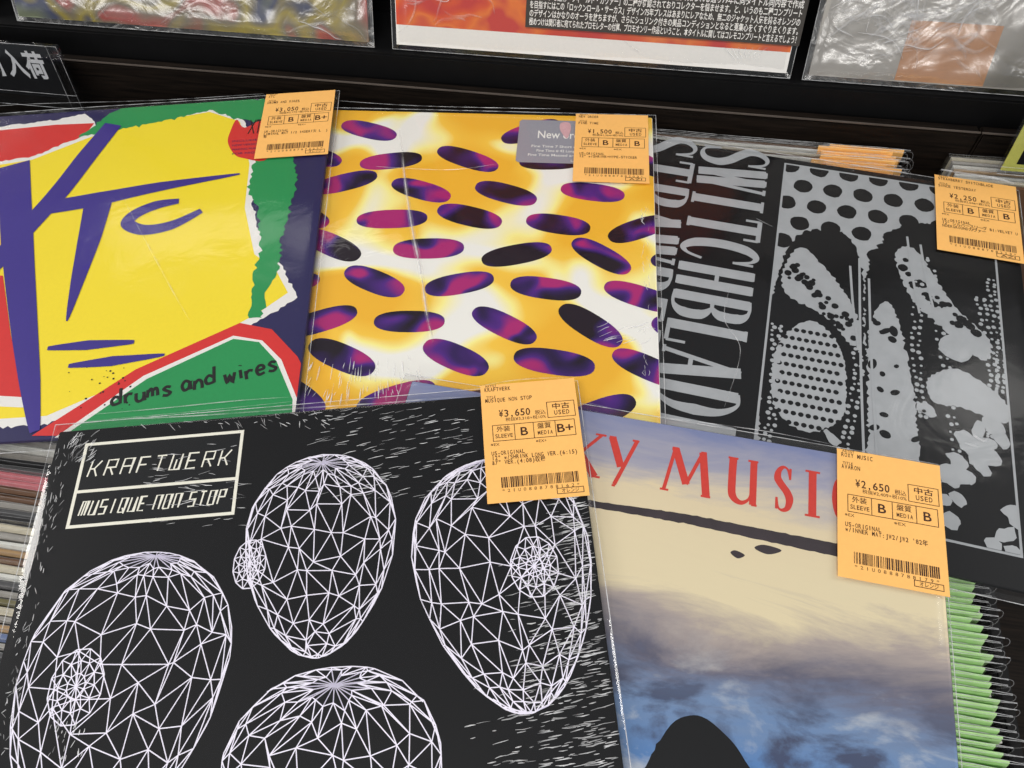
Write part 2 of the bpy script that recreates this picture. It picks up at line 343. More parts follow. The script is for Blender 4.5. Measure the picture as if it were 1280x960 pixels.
# ------------------------------------------------------------------ the sleeves lying on top
JS = .314          # jacket side
JT = .0034         # jacket thickness
OW, OH = .322, .327
class Rec:
    """a sleeve lying face up. local frame: origin at jacket centre on its face, x right, y to the head, z out of the face"""
    def __init__(s, name, label, px, z, yaw, dzx, dzy, inset=(.004, .010)):
        d = R_RIGHT * ((px[0] - 640) / F_PX) - R_UP * ((px[1] - 480) / F_PX) - R_BACK
        tr = CAM + d * ((z - CAM.z) / d.z)                     # head right corner of the outer sleeve
        a = math.radians(yaw)
        ex = Vector((math.cos(a), math.sin(a), dzx)).normalized()
        ey = Vector((-math.sin(a), math.cos(a), dzy)); n = ex.cross(ey).normalized(); ey = n.cross(ex).normalized()
        s.ex, s.ey, s.n = ex, ey, n
        s.o = tr - ex * (inset[0] + JS / 2) - ey * (inset[1] + JS / 2)
        s.ox1 = JS / 2 + inset[0]; s.oy1 = JS / 2 + inset[1]; s.ox0 = s.ox1 - OW; s.oy0 = s.oy1 - OH
        s.root = empty(name, Matrix.Translation(s.o) @ Matrix((ex, ey, n)).transposed().to_4x4())
        tag(s.root, label, 'record', 'used records lying face up on the filed rows')
    def loc(s, px, py):
        d = R_RIGHT * ((px - 640) / F_PX) - R_UP * ((py - 480) / F_PX) - R_BACK
        k = (s.o - CAM).dot(s.n) / d.dot(s.n); q = CAM + d * k - s.o
        return (q.dot(s.ex), q.dot(s.ey))
    def L(s, pts): return [s.loc(*p) for p in pts]
    def poly(s, mb, pts, m, z, local=False, rough=0, seed=0, curve=0):
        if not local: pts = s.L(pts)
        if curve: pts = catmull(pts, curve, True)
        if rough: pts = rough_edge(pts, amp=rough, seed=seed)
        e = JS / 2 - .0004
        pts = clip(pts, -e, e, -e, e)
        if pts: mb.face([(p[0], p[1], z) for p in pts], m)
    def jacket(s, mat, edge=None):
        """card sleeve with softened corners"""
        r = .0012; e = JS / 2; mb = MB(); edge = edge or mat
        def ring(k, z):
            out = []
            for cx, cy, a0 in ((e - r, e - r, 0), (-e + r, e - r, 90), (-e + r, -e + r, 180), (e - r, -e + r, 270)):
                for j in range(4):
                    a = math.radians(a0 + j * 30); out.append((cx + (r - k) * math.cos(a), cy + (r - k) * math.sin(a), z))
            return out
        rings = [ring(.0004, 0), ring(0, -.0005), ring(0, -JT + .0005), ring(.0004, -JT)]
        n = 16; mb.face(rings[0], mat); mb.face(rings[-1][::-1], mat)
        for a, b in zip(rings, rings[1:]):
            for i in range(n): mb.face([a[i], b[i], b[(i + 1) % n], a[(i + 1) % n]], edge)
        s.jk = mb.build('jacket', s.root); return s.jk
    def outer(s, mat=None, amp=.0004, seed=0, clear=.0006, n=56, seam=True):
        """the clear bag round the jacket: two sheets joined at the rim"""
        mb = MB(); vs = []; fs = []
        def prof(x, y):
            dx = abs(x) - (JS / 2); dy = abs(y) - (JS / 2); d = max(dx, dy)
            return 1.0 if d <= 0 else max(0, 1 - d / .004)
        for side in (1, -1):
            b = len(vs)
            for j in range(n + 1):
                for i in range(n + 1):
                    x = s.ox0 + (s.ox1 - s.ox0) * i / n; y = s.oy0 + (s.oy1 - s.oy0) * j / n
                    p = prof(x, y); mid = -JT / 2
                    nz = noise.noise(Vector((x * 14 + seed, y * 14, seed))) + .5 * noise.noise(Vector((x * 40, y * 40 + seed, seed)))
                    rim = min(i, j, n - i, n - j) == 0
                    if side == 1: z = mid + (JT / 2 + clear + amp * (nz * .5 + .5)) * p + (1 - p) * (.0003 + amp * nz)
                    else: z = mid - (JT / 2 + .0002) * p - (1 - p) * (.0003 - amp * nz)
                    if rim: z = mid + amp * nz
                    vs.append((x, y, z))
            for j in range(n):
                for i in range(n):
                    q = (b + j * (n + 1) + i, b + j * (n + 1) + i + 1, b + (j + 1) * (n + 1) + i + 1, b + (j + 1) * (n + 1) + i)
                    fs.append(q if side == 1 else q[::-1])
        mb.mesh(vs, fs, mat or FILM, True)
        o = mb.build('outer_sleeve', s.root)
        if seam:
            sm = MB(); P = []
            def edge(a, b, k=40):
                out = []
                for i in range(k + 1):
                    t = i / k; x = a[0] + (b[0] - a[0]) * t; y = a[1] + (b[1] - a[1]) * t
                    nz = noise.noise(Vector((x * 14 + seed, y * 14, seed))) + .5 * noise.noise(Vector((x * 40, y * 40 + seed, seed)))
                    out.append((x, y, -JT / 2 + amp * nz + .0001))
                return out
            c = [(s.ox0, s.oy0), (s.ox1, s.oy0), (s.ox1, s.oy1), (s.ox0, s.oy1)]
            for i in range(4): sm.tube(edge(c[i], c[(i + 1) % 4]), .00028, SEAM_GLINT, 4)  # bag rim with its edge glint painted whitish
            sm.build('seam', o)
        s.film = o; return o
    def wrinkles(s, dashes, mat, name='wrinkles', z=.0013, parent=None):
        """glints on film creases, painted as thin whitish raised ridges (pixel polylines measured on this plane, or local)"""
        mb = MB()
        for pts, wd, local in dashes:
            if not local: pts = s.L(pts)
            n = len(pts); W = [wd * (.25 + .75 * math.sin(math.pi * (i + .3) / (n - .4))) for i in range(n)]
            mb.stroke(pts, W, mat, z + random.uniform(0, .0002), wd * .45)
        o = mb.build(name, parent or s.film); o['kind'] = 'stuff'; return o
    def label(s, T, corner, z=.0002, mat=None):
        """orange shop label: T holds its printed lines; corner = local position of its head right corner"""
        x1, y1 = corner; x0 = x1 - LW; zc = .0021
        mb = MB(); n = 10
        ys = [y1 - LH * k / n for k in range(n + 1)]
        # the label lies on the bag: follows from the head strip down on to the jacket face
        def zz(y): return zc
        vs = [(x, y, zz(y) + dz) for dz in (0, -.00012) for y in ys for x in (x0, x1)]
        fs = [(2 * k, 2 * k + 2, 2 * k + 3, 2 * k + 1) for k in range(n)]
        m = len(ys) * 2; fs += [(m + a, m + b, m + c, m + d) for (d, c, b, a) in fs]
        rim = list(range(0, m, 2)) + list(range(m - 1, 0, -2))
        fs += [(rim[i], rim[i - 1], m + rim[i - 1], m + rim[i]) for i in range(len(rim))]
        mb.mesh(vs, fs, ORANGE)
        # the part folded over the head of the bag
        lab = mb.build('price_label', s.root)
        pr = MB(); zt = zc + .00008
        def tx(st, u0, u1, v, h, bold=0.0): put_text(pr, st, x0 + u0 * LW, x0 + u1 * LW, y1 - (v + h / 2) * LH, y1 - (v - h / 2) * LH, INK, zt, bold)
        def mono(st, u0, cell, v, h):
            pos = 0; tot = sum(1.7 if ord(ch) > 9000 else 1 for ch in st); cell = min(cell, .89 / tot)
            for ch in st:
                step = 1.7 if ord(ch) > 9000 else 1; pos += step
                if ch == ' ': continue
                wv, wf = text_geo(ch, .012); nat = (max(p_[0] for p_ in wv) - min(p_[0] for p_ in wv)) / .72 * h * LH / LW * .92
                full = ord(ch) > 9000; g = min(nat, cell * (1.55 if full else .80)); c_ = u0 + (pos - step / 2) * cell
                tx(ch, c_ - g / 2, c_ + g / 2, v, h, .012)
        def ln(u0, v0, u1, v1, wd=.0004): pr.stroke([(x0 + u0 * LW, y1 - v0 * LH), (x0 + u1 * LW, y1 - v1 * LH)], wd, INK, zt, .00002)
        def rect(u0, v0, u1, v1):
            k = .003
            ln(u0 - k, v0, u1 + k, v0); ln(u0 - k, v1, u1 + k, v1); ln(u0, v0, u0, v1); ln(u1, v0, u1, v1)
        cw = .031
        tx('ARTIST', .05, .17, .012, .022); mono(T['artist'], .04, cw, .043, .036)
        tx('TITLE', .055, .155, .112, .022); mono(T['title'], .04, cw, .142, .036)
        mono('¥' + T['price'], .17, .056, .265, .062); tx('税込', .55, .66, .282, .032, .004); tx('税抜¥' + T['net'] + '+税10%', .24, .66, .322, .026, .0)
        rect(.68, .20, .965, .335); tx('中古', .735, .915, .24, .04, .015); mono('USED', .745, .041, .295, .040)
        rect(.10, .365, .945, .50); [ln(u, .365, u, .50) for u in (.325, .52, .745)]
        tx('外装', .14, .28, .40, .038, .006); mono('SLEEVE', .12, .031, .458, .034); tx(T['g'][0], .385, .46, .432, .072, .014)
        tx('盤質', .56, .70, .40, .038, .006); mono('MEDIA', .555, .032, .458, .034)
        tx(T['g'][1], .76 if len(T['g'][1]) > 1 else .81, .925 if len(T['g'][1]) > 1 else .885, .432, .072, .014)
        tx('※EX', .07, .16, .527, .024); tx('※EX+' if '+' in T['g'][1] else '※EX', .53, .64, .527, .024)
        for k, st in enumerate(T['notes']): mono(st, .07, .031, .60 + k * .039, .035)
        rnd = random.Random(T['code']); u = .15
        while u < .925:
            wd = rnd.choice((.0055, .0055, .013)); 
            pr.face([(x0 + u * LW, y1 - .885 * LH, zt), (x0 + (u + wd) * LW, y1 - .885 * LH, zt), (x0 + (u + wd) * LW, y1 - .80 * LH, zt), (x0 + u * LW, y1 - .80 * LH, zt)], INK)
            u += wd + rnd.choice((.006, .006, .012))
        c = T['code']
        for k, ch in enumerate(c): tx(ch, .155 + k * .0525 + (.008 if ch == '1' else 0), .155 + k * .0525 + (.014 if ch == '1' else .024), .908, .026)
        rect(.69, .925, .95, .968); tx(T['colour'], .735, .905, .946, .028, .006)
        pr.build('label_print', lab); return lab
    def wash(s): pass

# ---- colours of the prints
YEL = paper('print_yellow', srgb(248, 224, 48), .42, .03); RED = paper('print_red', srgb(214, 50, 48), .42, .05)
GRN = paper('print_green', srgb(38, 146, 82), .42, .05); NAVY = paper('print_navy', srgb(40, 36, 84), .42, .08)
VIO = paper('print_violet_blue', srgb(62, 48, 138), .42, .05); WHT = paper('print_white', srgb(236, 234, 230), .45, .03)
BLK = paper('print_black', srgb(15, 15, 17), .45, .15, spec=.2); LBL = paper('print_label_black', srgb(26, 27, 29), .45, .1, spec=.2)
INKB = paper('marker_black', srgb(20, 20, 20), .5, .1); SILV = paper('print_silver', srgb(166, 170, 174), .38, .10, 120)
WIRE = paper('print_line_white', srgb(240, 236, 252), .45, .03); CREAM = paper('print_cream_line', srgb(236, 234, 220), .45, .03)
REDT = paper('print_red_letter', srgb(206, 62, 52), .42, .08); DARKB = paper('print_dark_bar', srgb(58, 50, 54), .45, .3, 80)
GREYS = paper('grey_sticker', srgb(150, 150, 160), .35, .04); PINK = paper('pink_petal', srgb(216, 170, 176), .5, .15, 150)

# ================================================================== rack and bins
YAW = math.radians(-11.0)
U = Vector((math.cos(YAW), math.sin(YAW), 0)); V = Vector((-math.sin(YAW), math.cos(YAW), 0))
rackM = Matrix((U, V, Vector((0, 0, 1)))).transposed().to_4x4()
def px_plane(px, py, o, n):
    d = R_RIGHT * ((px - 640) / F_PX) - R_UP * ((py - 480) / F_PX) - R_BACK
    return CAM + d * ((o - CAM).dot(n) / d.dot(n))
FLOOR_Z = -.335
rk = tag(empty('record_rack', Matrix.Translation((0, 0, FLOOR_Z - .02)) @ rackM), 'dark brown wooden record rack with open bins and a stepped display ledge', 'rack')
def rbox(name, x0, x1, y0, y1, z0, z1, m=None, edge=None, bev=.0015):
    k = FLOOR_Z - .02
    bm = bmesh.new(); bmesh.ops.create_cube(bm, size=1)
    for v in bm.verts: v.co = Vector(((x0 + x1) / 2 + v.co.x * (x1 - x0), (y0 + y1) / 2 + v.co.y * (y1 - y0), (z0 + z1) / 2 - k + v.co.z * (z1 - z0)))
    bmesh.ops.bevel(bm, geom=list(bm.edges), offset=bev, segments=2, affect='EDGES')
    me = bpy.data.meshes.new(name); bm.to_mesh(me); bm.free(); me.materials.append(m or WOOD)
    o = bpy.data.objects.new(name, me); COL.objects.link(o); o.parent = rk; return o
PV = .5385                                                    # front of the bins' rear board
rbox('base_board', -1.8, 1.8, -.6, PV + .35, FLOOR_Z - .02, FLOOR_Z)
rbox('rear_board', -1.8, .2755, PV, PV + .0105, FLOOR_Z, .004)
rbox('rear_board', .2765, 1.8, PV, PV + .0105, FLOOR_Z, .004)
rbox('edge_strip', -1.8, .2755, PV + .0006, PV + .0022, .0036, .0048, EDGE, bev=.0003)
rbox('edge_strip', .2765, 1.8, PV + .0006, PV + .0022, .0036, .0048, EDGE, bev=.0003)
rbox('display_ledge', -1.8, 1.8, PV + .0145, PV + .075, FLOOR_Z, .0245, BLACK)
rbox('display_back', -1.8, 1.8, PV + .16, PV + .172, .0245, .36, BLACK)
rbox('side_divider', .2435, .2515, -.25, PV - .0005, FLOOR_Z, -.045, BLACK)
rbox('side_divider', -.106, -.098, -.25, PV - .0005, FLOOR_Z, -.045, BLACK)
rbox('ledge_support', -1.8, 1.8, PV + .0755, PV + .35, FLOOR_Z, .0235, BLACK)

# ================================================================== records filed in the bins
def filed(name, jcol, t, lab, seed):
    """one filed record seen on edge: Empty at its base, jacket, bag, price label"""
    e = empty(name, Matrix.Identity(4)); rnd = random.Random(seed)
    mb = MB(); h = .0015
    mb.box(-.157, .157, -t / 2, t / 2, .002, .319, jcol)
    jk = mb.build('jacket', e)
    mb = MB(); n = 26; ztop = .3225; vs = []; fs = []
    for sd in (-1, 1):
        b = len(vs)
        for k in range(n + 1):
            x = -.1605 + .326 * k / n
            endp = 1 if k < n - 1 else (.6 if k == n - 1 else .15)
            for r, z in enumerate((.002, .25, .312, .3175, ztop)):
                wv = noise.noise(Vector((x * 30 + seed * 3.1, sd, r * .6))) * (.0, .0002, .0003, .0008, .0014)[r]
                y = sd * (t / 2 + .0003) * endp * (1, 1, 1, .9, .45)[r] + wv * .6
                vs.append((x, y, z + (0 if r < 4 else .0012 * noise.noise(Vector((x * 18, seed, 0))))))
        for k in range(n):
            for r in range(4):
                q = (b + k * 5 + r, b + (k + 1) * 5 + r, b + (k + 1) * 5 + r + 1, b + k * 5 + r + 1); fs.append(q if sd < 0 else q[::-1])
    mb.mesh(vs, fs, FILM_FILED, True); bag = mb.build('outer_sleeve', e)
    sm = MB()
    for sd in (-1, 1): sm.tube([tuple(Vector(vs[(0 if sd < 0 else (n + 1) * 5) + k * 5 + 4]) + Vector((0, 0, .0001 if not lab else .0014))) for k in range(n + 1)], .00016 if not lab else .0002, SEAM_GLINT_FILED if not lab else SEAM_GLINT, 3)  # bag edges with glint lines painted in, raised over any label
    # the loose corner of the bag at the open end
    x = .1655; L2 = rnd.uniform(.002, .006); q = catmull([(0, -.03), (L2 * .5, -.016), (L2, -.007), (L2 * .6, -.001), (-.004, .0004)], 5)
    sm.tube([(x + a_, .0005 * math.sin(k_ * .5), ztop + b_) for k_, (a_, b_) in enumerate(q)], .0002, SEAM_GLINT_FILED, 3)
    sm.build('seam', bag)
    if lab:
        mb = MB(); yo = t / 2 + .00055; off = rnd.uniform(-.006, .001); x1 = .1605 + off; x0 = x1 - .0575
        pf = [(-yo, ztop - .05), (-yo * .98, ztop - .0045), (-yo * .22, ztop + .0009), (yo * .22, ztop + .0011), (yo * .98, ztop - .0045), (yo, ztop - .03)]
        v2 = [(x, y, z) for (y, z) in pf for x in (x0, x1)]
        mb.mesh(v2, [(2 * i, 2 * i + 1, 2 * i + 3, 2 * i + 2) for i in range(len(pf) - 1)], lab)
        mb.build('price_label', e)
    return e
def place_filed(o, u, v, lean, yaw, dz=0):
    M = rackM @ Matrix.Translation((u, v, FLOOR_Z + dz)) @ Matrix.Rotation(math.radians(yaw), 4, 'Z') @ Matrix.Rotation(math.radians(lean), 4, 'X')
    o.matrix_world = M

LEFTC = [('grey', (160, 156, 150)), ('charcoal', (84, 84, 86)), ('cream', (206, 198, 176)), ('black', (40, 40, 42)), ('pink', (206, 120, 128)), ('brown', (112, 82, 62)),
         ('tan', (176, 144, 104)), ('white', (222, 222, 216)), ('pale blue', (104, 120, 160)), ('dark red', (96, 36, 38)), ('olive', (118, 112, 78))]
order = ['charcoal', 'black', 'charcoal', 'grey', 'charcoal', 'tan', 'black', 'grey', 'cream', 'charcoal', 'grey', 'white', 'grey', 'black', 'charcoal', 'pink', 'pink', 'brown', 'brown', 'grey', 'charcoal', 'black', 'cream',
         'grey', 'white', 'tan', 'brown', 'cream', 'white', 'charcoal', 'grey', 'olive', 'cream', 'grey', 'tan', 'pale blue', 'grey', 'charcoal', 'black', 'dark red', 'brown', 'tan', 'cream', 'black', 'olive', 'tan', 'charcoal', 'grey', 'cream', 'brown', 'black', 'tan']
FC = {n: paper('filed_' + n.replace(' ', '_'), srgb(*c), .55, .25, 90) for n, c in LEFTC}
protos = {}
pitch = .0047
nL = len(order)
for i, c in enumerate(order):
    v0 = .232 - i * pitch
    if c not in protos:
        o = filed('filed_record', FC[c], random.choice((.0034, .0038, .0042)), None, 10 + len(protos)); protos[c] = o
    else: o = copy_tree(protos[c])
    tag(o, '%s edged record filed upright among the unlabelled rows beside the black wireframe sleeve' % c, 'record', '%s records filed in the unlabelled row' % c)
    place_filed(o, -.278 + random.uniform(-.003, .003), v0 - .318 * math.sin(math.radians(4)), -4, random.uniform(-.25, .25), random.uniform(-.0015, .001))
gp = {}
LABELDATA = []
for i in range(46):
    v0 = .214 - i * .0037
    lab = ORANGE if i < 5 else GREENL
    ln = 'orange' if i < 5 else 'green'
    c = random.choice(['grey', 'cream', 'brown', 'charcoal', 'white', 'tan']) 
    k = (ln, i % 6 if ln == 'green' else i)
    if k not in gp: o = filed('filed_record', FC[c], .0029, lab, 40 + len(gp)); gp[k] = o
    else: o = copy_tree(gp[k])
    tag(o, 'bagged record with a %s label folded over its head, filed beside the cloudy sky sleeve' % ln, 'record', 'bagged records with %s labels beside the cloudy sky sleeve' % ln)
    place_filed(o, .066 + random.uniform(-.004, .004), v0 - .318 * math.sin(math.radians(4)), -4, random.uniform(-.12, .12), random.uniform(-.0006, .0008))
for i in range(11):
    v0 = .531 - i * .0037
    k = ('orange', i % 3)
    o = copy_tree(gp[k])
    tag(o, 'bagged record with an orange label filed between rear board and polka dot sleeve', 'record', 'bagged records filed against the rear board')
    place_filed(o, .056 + random.uniform(-.003, .003) + (.004 if i < 3 else 0), v0 - .318 * math.sin(math.radians(1.5)) - .001, -1.5, random.uniform(-.3, .3), random.uniform(0, .002))
for i in range(7):
    v0 = .531 - i * pitch
    o = copy_tree(gp[('orange', i % 3)] if i > 3 else protos[('cream', 'grey', 'white', 'tan')[i]])
    tag(o, 'bagged record filed behind the black polka dot sleeve under the yellow divider card', 'record', 'bagged records in the next bin under the yellow card')
    place_filed(o, .418, v0 - .318 * math.sin(math.radians(1.5)), -1.5, random.uniform(-.3, .3), .001)

# ================================================================== 1  black sleeve with dots (lowest)
s = Rec('record_sleeve', 'black record sleeve with tall silver sideways lettering and silver polka dot panel', (1275, 236), -.0012, -16.9, 0, 0, (.005, .006))
s.jacket(BLK)
mb = MB(); z = .0001
pan = s.L([(977, 202), (1276, 280), (1330, 700), (944, 556)])
TLp = s.loc(977, 203); x0p, y1p = TLp; y0p = s.loc(946, 556)[1] - .036; x1p = JS / 2 - .016; x0p = (x0p + s.loc(946, 556)[0]) / 2
s.poly(mb, [(x0p, y0p), (x1p, y0p), (x1p, y1p), (x0p, y1p)], SILV, z, True)
def blob(cx, cy, rx, ry, ang=0, n=20, rag=.0, seed=0):
    out = []
    for i in range(n):
        t = 2 * math.pi * i / n; k = 1 + rag * noise.noise(Vector((math.cos(t) * 1.6 + seed, math.sin(t) * 1.6, seed * .37))) * 2
        x = rx * k * math.cos(t); y = ry * k * math.sin(t); a = math.radians(ang)
        out.append((cx + x * math.cos(a) - y * math.sin(a), cy + x * math.sin(a) + y * math.cos(a)))
    return out
ci = [0]
def disc(cx, cy, r, m, zz, ry=None, ang=0, rag=.05, n=14):
    e = [(a[0], a[1]) for a in blob(cx, cy, r, ry or r, ang, n, rag, cx * 91 + cy * 57)]
    e = clip(e, x0p + .0015, x1p - .0015, y0p + .0015, y1p - .0015)
    if e: ci[0] += 1; mb.face([(p[0], p[1], zz) for p in e], m)
def patch(pts, m, zz, rag=.0016, seed=0):
    e = rough_edge(catmull(pts, 5, True), .0016, rag, seed); e = clip(e, x0p + .0015, x1p - .0015, y0p + .0015, y1p - .0015)
    if e: mb.face([(p[0], p[1], zz) for p in e], m)
W = x1p - x0p; H = y1p - y0p
def pp(a, b): return (x0p + a * W, y1p - b * H)
# regular dots across the head of the panel
row = 0
for r_ in range(5):
    for c_ in range(9):
        a = .03 + (c_ + (.5 if r_ % 2 else 0)) * .145; b = .010 + r_ * .068
        if a < 1: disc(*pp(a, b), .0070, BLK, z + .00005)
# dark rounded masses with their own dots, beads and pale drapes: an abstract pattern
patch([pp(.02, .42), pp(.10, .26), pp(.30, .22), pp(.40, .34), pp(.42, .55), pp(.5, .78), pp(.5, 1.0), pp(.1, 1.0), pp(.0, .72)], BLK, z + .0001, .0014, 1)
patch([pp(.42, .34), pp(.55, .18), pp(.75, .14), pp(1.02, .2), pp(1.05, 1.05), pp(.5, 1.05), pp(.44, .66)], BLK, z + .0001 + .00003, .0014, 2)
patch([pp(.06, .60), pp(.2, .52), pp(.33, .6), pp(.34, .76), pp(.2, .82), pp(.06, .76)], SILV, z + .0002, .0009, 3)
patch([pp(.44, .50), pp(.52, .42), pp(.60, .58), pp(.64, .82), pp(.58, .99), pp(.46, .94), pp(.44, .72)], SILV, z + .0002, .0012, 4)
patch([pp(.05, .36), pp(.14, .30), pp(.33, .42), pp(.40, .52), pp(.37, .57), pp(.25, .50), pp(.07, .45)], SILV, z + .0002, .0012, 5)
patch([pp(.68, .62), pp(.8, .58), pp(.98, .64), pp(.98, .70), pp(.82, .68), pp(.7, .68)], SILV, z + .0002, .0009, 6)
patch([pp(.55, .27), pp(.64, .24), pp(.80, .40), pp(.94, .48), pp(.90, .54), pp(.72, .46), pp(.60, .38)], SILV, z + .0002, .0012, 8)
rnd = random.Random(4)
for r_ in range(11):
    for c_ in range(10):
        a = .07 + c_ * .03 + (.015 if r_ % 2 else 0); b = .555 + r_ * .025
        if a < .34 and b < .81: disc(*pp(a, b), .0017, BLK, z + .0003)
for k in range(22): disc(*pp(rnd.uniform(.45, .64), rnd.uniform(.46, .98)), rnd.uniform(.0012, .0045), BLK, z + .0003 + k * .000004, rnd.uniform(.0012, .003), rnd.uniform(0, 180))
for line_ in ([(.03, .55), (.05, .75), (.03, .92)], [(.36, .5), (.38, .66), (.33, .86)], [(.66, .26), (.62, .5), (.64, .72)], [(.69, .3), (.74, .6), (.78, .86)], [(.90, .36), (.93, .58), (.90, .74)], [(.95, .3), (.97, .5), (.95, .62)]):
    q = catmull([pp(*p) for p in line_], 14)
    for k, p in enumerate(q):
        for d_ in (0, 1): disc(p[0] + d_ * .004 + rnd.uniform(-.001, .001), p[1] + rnd.uniform(-.001, .001), rnd.uniform(.0008, .0016), SILV, z + .00033 + (k % 5) * .00001, n=8)
for k in range(30):
    a = .67 + .33 * ((k * .618) % 1); b = .70 + .31 * ((k * .367 + .1 * rnd.random()) % 1)
    disc(*pp(a, b), rnd.uniform(.004, .0075), SILV, z + .00035 + k * .000005, rnd.uniform(.003, .0065), rnd.uniform(0, 180), .2)
disc(*pp(.80, .52), .011, SILV, z + .0004)
for k in range(40):
    a_ = .07 + .31 * (k / 40); disc(*pp(a_, .365 + .17 * (k / 40) + rnd.uniform(-.035, .035)), rnd.uniform(.0012, .0028), BLK, z + .0003 + k * .000003)
for k in range(26):
    a_ = .58 + .32 * (k / 26); disc(*pp(a_, .30 + .20 * (k / 26) + rnd.uniform(-.03, .03)), rnd.uniform(.0014, .0036), BLK, z + .0003 + k * .000003)
for a_, b_, l_ in ((.385, .30, .62), (.43, .36, .5), (.345, .33, .25), (.60, .2, .24), (.66, .22, .2)):
    q = catmull([pp(a_, b_), pp(a_ + .02, b_ + l_ * .5), pp(a_ + .05, b_ + l_)], 6); mb.stroke(q, .0016, SILV, z + .00045)
for k in range(26):
    a = rnd.uniform(.03, .62); b = rnd.uniform(.82, 1.0); disc(*pp(a, b), rnd.uniform(.003, .007), rnd.choice((SILV, SILV, BLK)), z + .00042 + k * .000006, rnd.uniform(.002, .004), rnd.uniform(0, 180), .35)
mb.build('printed_panel', s.jk)
mb = MB()
# sideways lettering, read from head to foot
def column(word, topx, capx0, capx1, y_start, adv, wid):
    for k, c in enumerate(word):
        yy = y_start - k * adv
        put_serif(mb, c, (capx0, yy), (0, -1), (1, 0), wid, capx1 - capx0, .0080, .0022, SILV, .00015)
a0 = s.loc(866, 190); a1 = s.loc(956, 190); b0 = s.loc(822, 540)
capx1 = (s.loc(957, 205)[0] + s.loc(925, 500)[0]) / 2; capx0 = (s.loc(872, 205)[0] + s.loc(832, 440)[0]) / 2
ys = s.loc(915, 184)[1]; adv = (ys - s.loc(886, 483)[1]) / 9.0
column('SWITCHBLADE', 0, capx0, capx1, ys, adv, adv * .86)
column('STRAWBERRY', 0, capx0 - (capx1 - capx0) * 1.10, capx1 - (capx1 - capx0) * 1.10, ys + .002, adv * 1.08, adv * .92)
mb.build('lettering', s.jk)
s.outer(seed=3.3, amp=.0006)
s.label({'artist': 'STRAWBERRY SWITCHBLADE', 'title': 'SINCE YESTERDAY', 'price': '2,250', 'net': '2,046', 'g': ('B', 'B'), 'notes': ['UK-ORIGINAL', '12" シルバースリーヴ B1:VELVET U', 'NDERGROUNDカヴァー'], 'code': '*21U0888788223*', 'colour': 'AZI'},
        (s.ox1 - .004, s.oy1 - .001))
s.wrinkles([(catmull([(905, 510), (925, 440), (905, 400), (912, 360)], 8), .0006, 0), (catmull([(945, 275), (965, 285)], 8), .0007, 0), (catmull([(1175, 214), (1240, 224), (1268, 232)], 8), .0022, 0), (catmull([(1215, 545), (1228, 552), (1236, 545)], 6), .002, 0), (catmull([(1205, 555), (1222, 560)], 6), .002, 0)], CREASE_GLINT_SOFT)  # film glints and lamp reflection spots painted as pale strips
s_dots = s

# ================================================================== 2  yellow and white sleeve with purple lozenges
s = Rec('record_sleeve', 'yellow and white record sleeve scattered with purple and magenta lozenges and a grey sticker', (820, 142), .0042, -6.6, .008, 0, (.003, .005))
YW = noise_print('print_yellow_white', [(.40, srgb(240, 182, 52)), (.50, srgb(246, 200, 72)), (.545, srgb(250, 240, 150)), (.60, srgb(238, 238, 232))], 13, 1.2, .6, seed=3.1)
s.jacket(YW, WHT)
LOZ = noise_print('print_purple', [(.36, srgb(28, 18, 30)), (.45, srgb(46, 26, 84)), (.54, srgb(78, 36, 128)), (.64, srgb(168, 40, 112))], 34, .5, .8, seed=9.0)
mb = MB(); rnd = random.Random(11); k = 0
for r_ in range(10):
    for c_ in range(6):
        cx = -JS / 2 + .018 + (c_ + (.5 if r_ % 2 else 0)) * .064 + rnd.uniform(-.008, .008); cy = JS / 2 - .024 - r_ * .0315 + rnd.uniform(-.004, .004)
        if rnd.random() < .07: continue
        a = rnd.choice((-22, -12, 6, 16, 26, -30)) + rnd.uniform(-6, 6); L_ = rnd.uniform(.0235, .0265); h_ = rnd.uniform(.0090, .0098); pts = []
        for j in range(36):
            t = 2 * math.pi * j / 36; ct, sn = math.cos(t), math.sin(t)
            x = L_ * math.copysign(abs(ct) ** .82, ct); y = h_ * math.copysign(abs(sn) ** .82, sn)
            pts.append((cx + x * math.cos(math.radians(a)) - y * math.sin(math.radians(a)), cy + x * math.sin(math.radians(a)) + y * math.cos(math.radians(a))))
        s.poly(mb, pts, LOZ, .00006 + k * .000002, True); k += 1
mb.build('printed_pattern', s.jk)
st = MB(); q = s.L([(651, 150), (735, 157), (735, 208), (641, 202)])
xa, ya = s.loc(650, 150); xb = s.loc(760, 158)[0]; yb = s.loc(642, 203)[1]; r = .002
pts = [(xa + r, ya), (xb, ya), (xb, yb), (xa + r, yb), (xa, yb + r), (xa, ya - r)]
st.face([(p[0], p[1], .0004) for p in pts][::-1], GREYS)
dw = xb - xa; dh = ya - yb
def stx(t, a, b, v, h, bold=0): put_text(st, t, xa + a * dw, xa + b * dw, ya - (v + h / 2) * dh, ya - (v - h / 2) * dh, WHT, .0005, bold)
stx('New order', .22, .80, .34, .18, .01); stx('Fine Time 7 Short edit 3:08', .16, .84, .62, .055, .01); stx('Fine Time # 42 Long version', .22, .80, .72, .055, .01); stx('Fine Time Messed around mix', .13, .86, .82, .055, .01); stx('Substance', .60, .74, .94, .05)
pet = catmull([(xa + p[0] * dw, ya - p[1] * dh) for p in ((.47, .06), (.56, .05), (.585, .2), (.55, .42), (.50, .34), (.46, .2))], 6, True)
st.face([(p[0], p[1], .0006) for p in pet], PINK)
so = st.build('sticker', s.root)
s.outer(FILM_TIGHT, seed=8.1, amp=.0003)
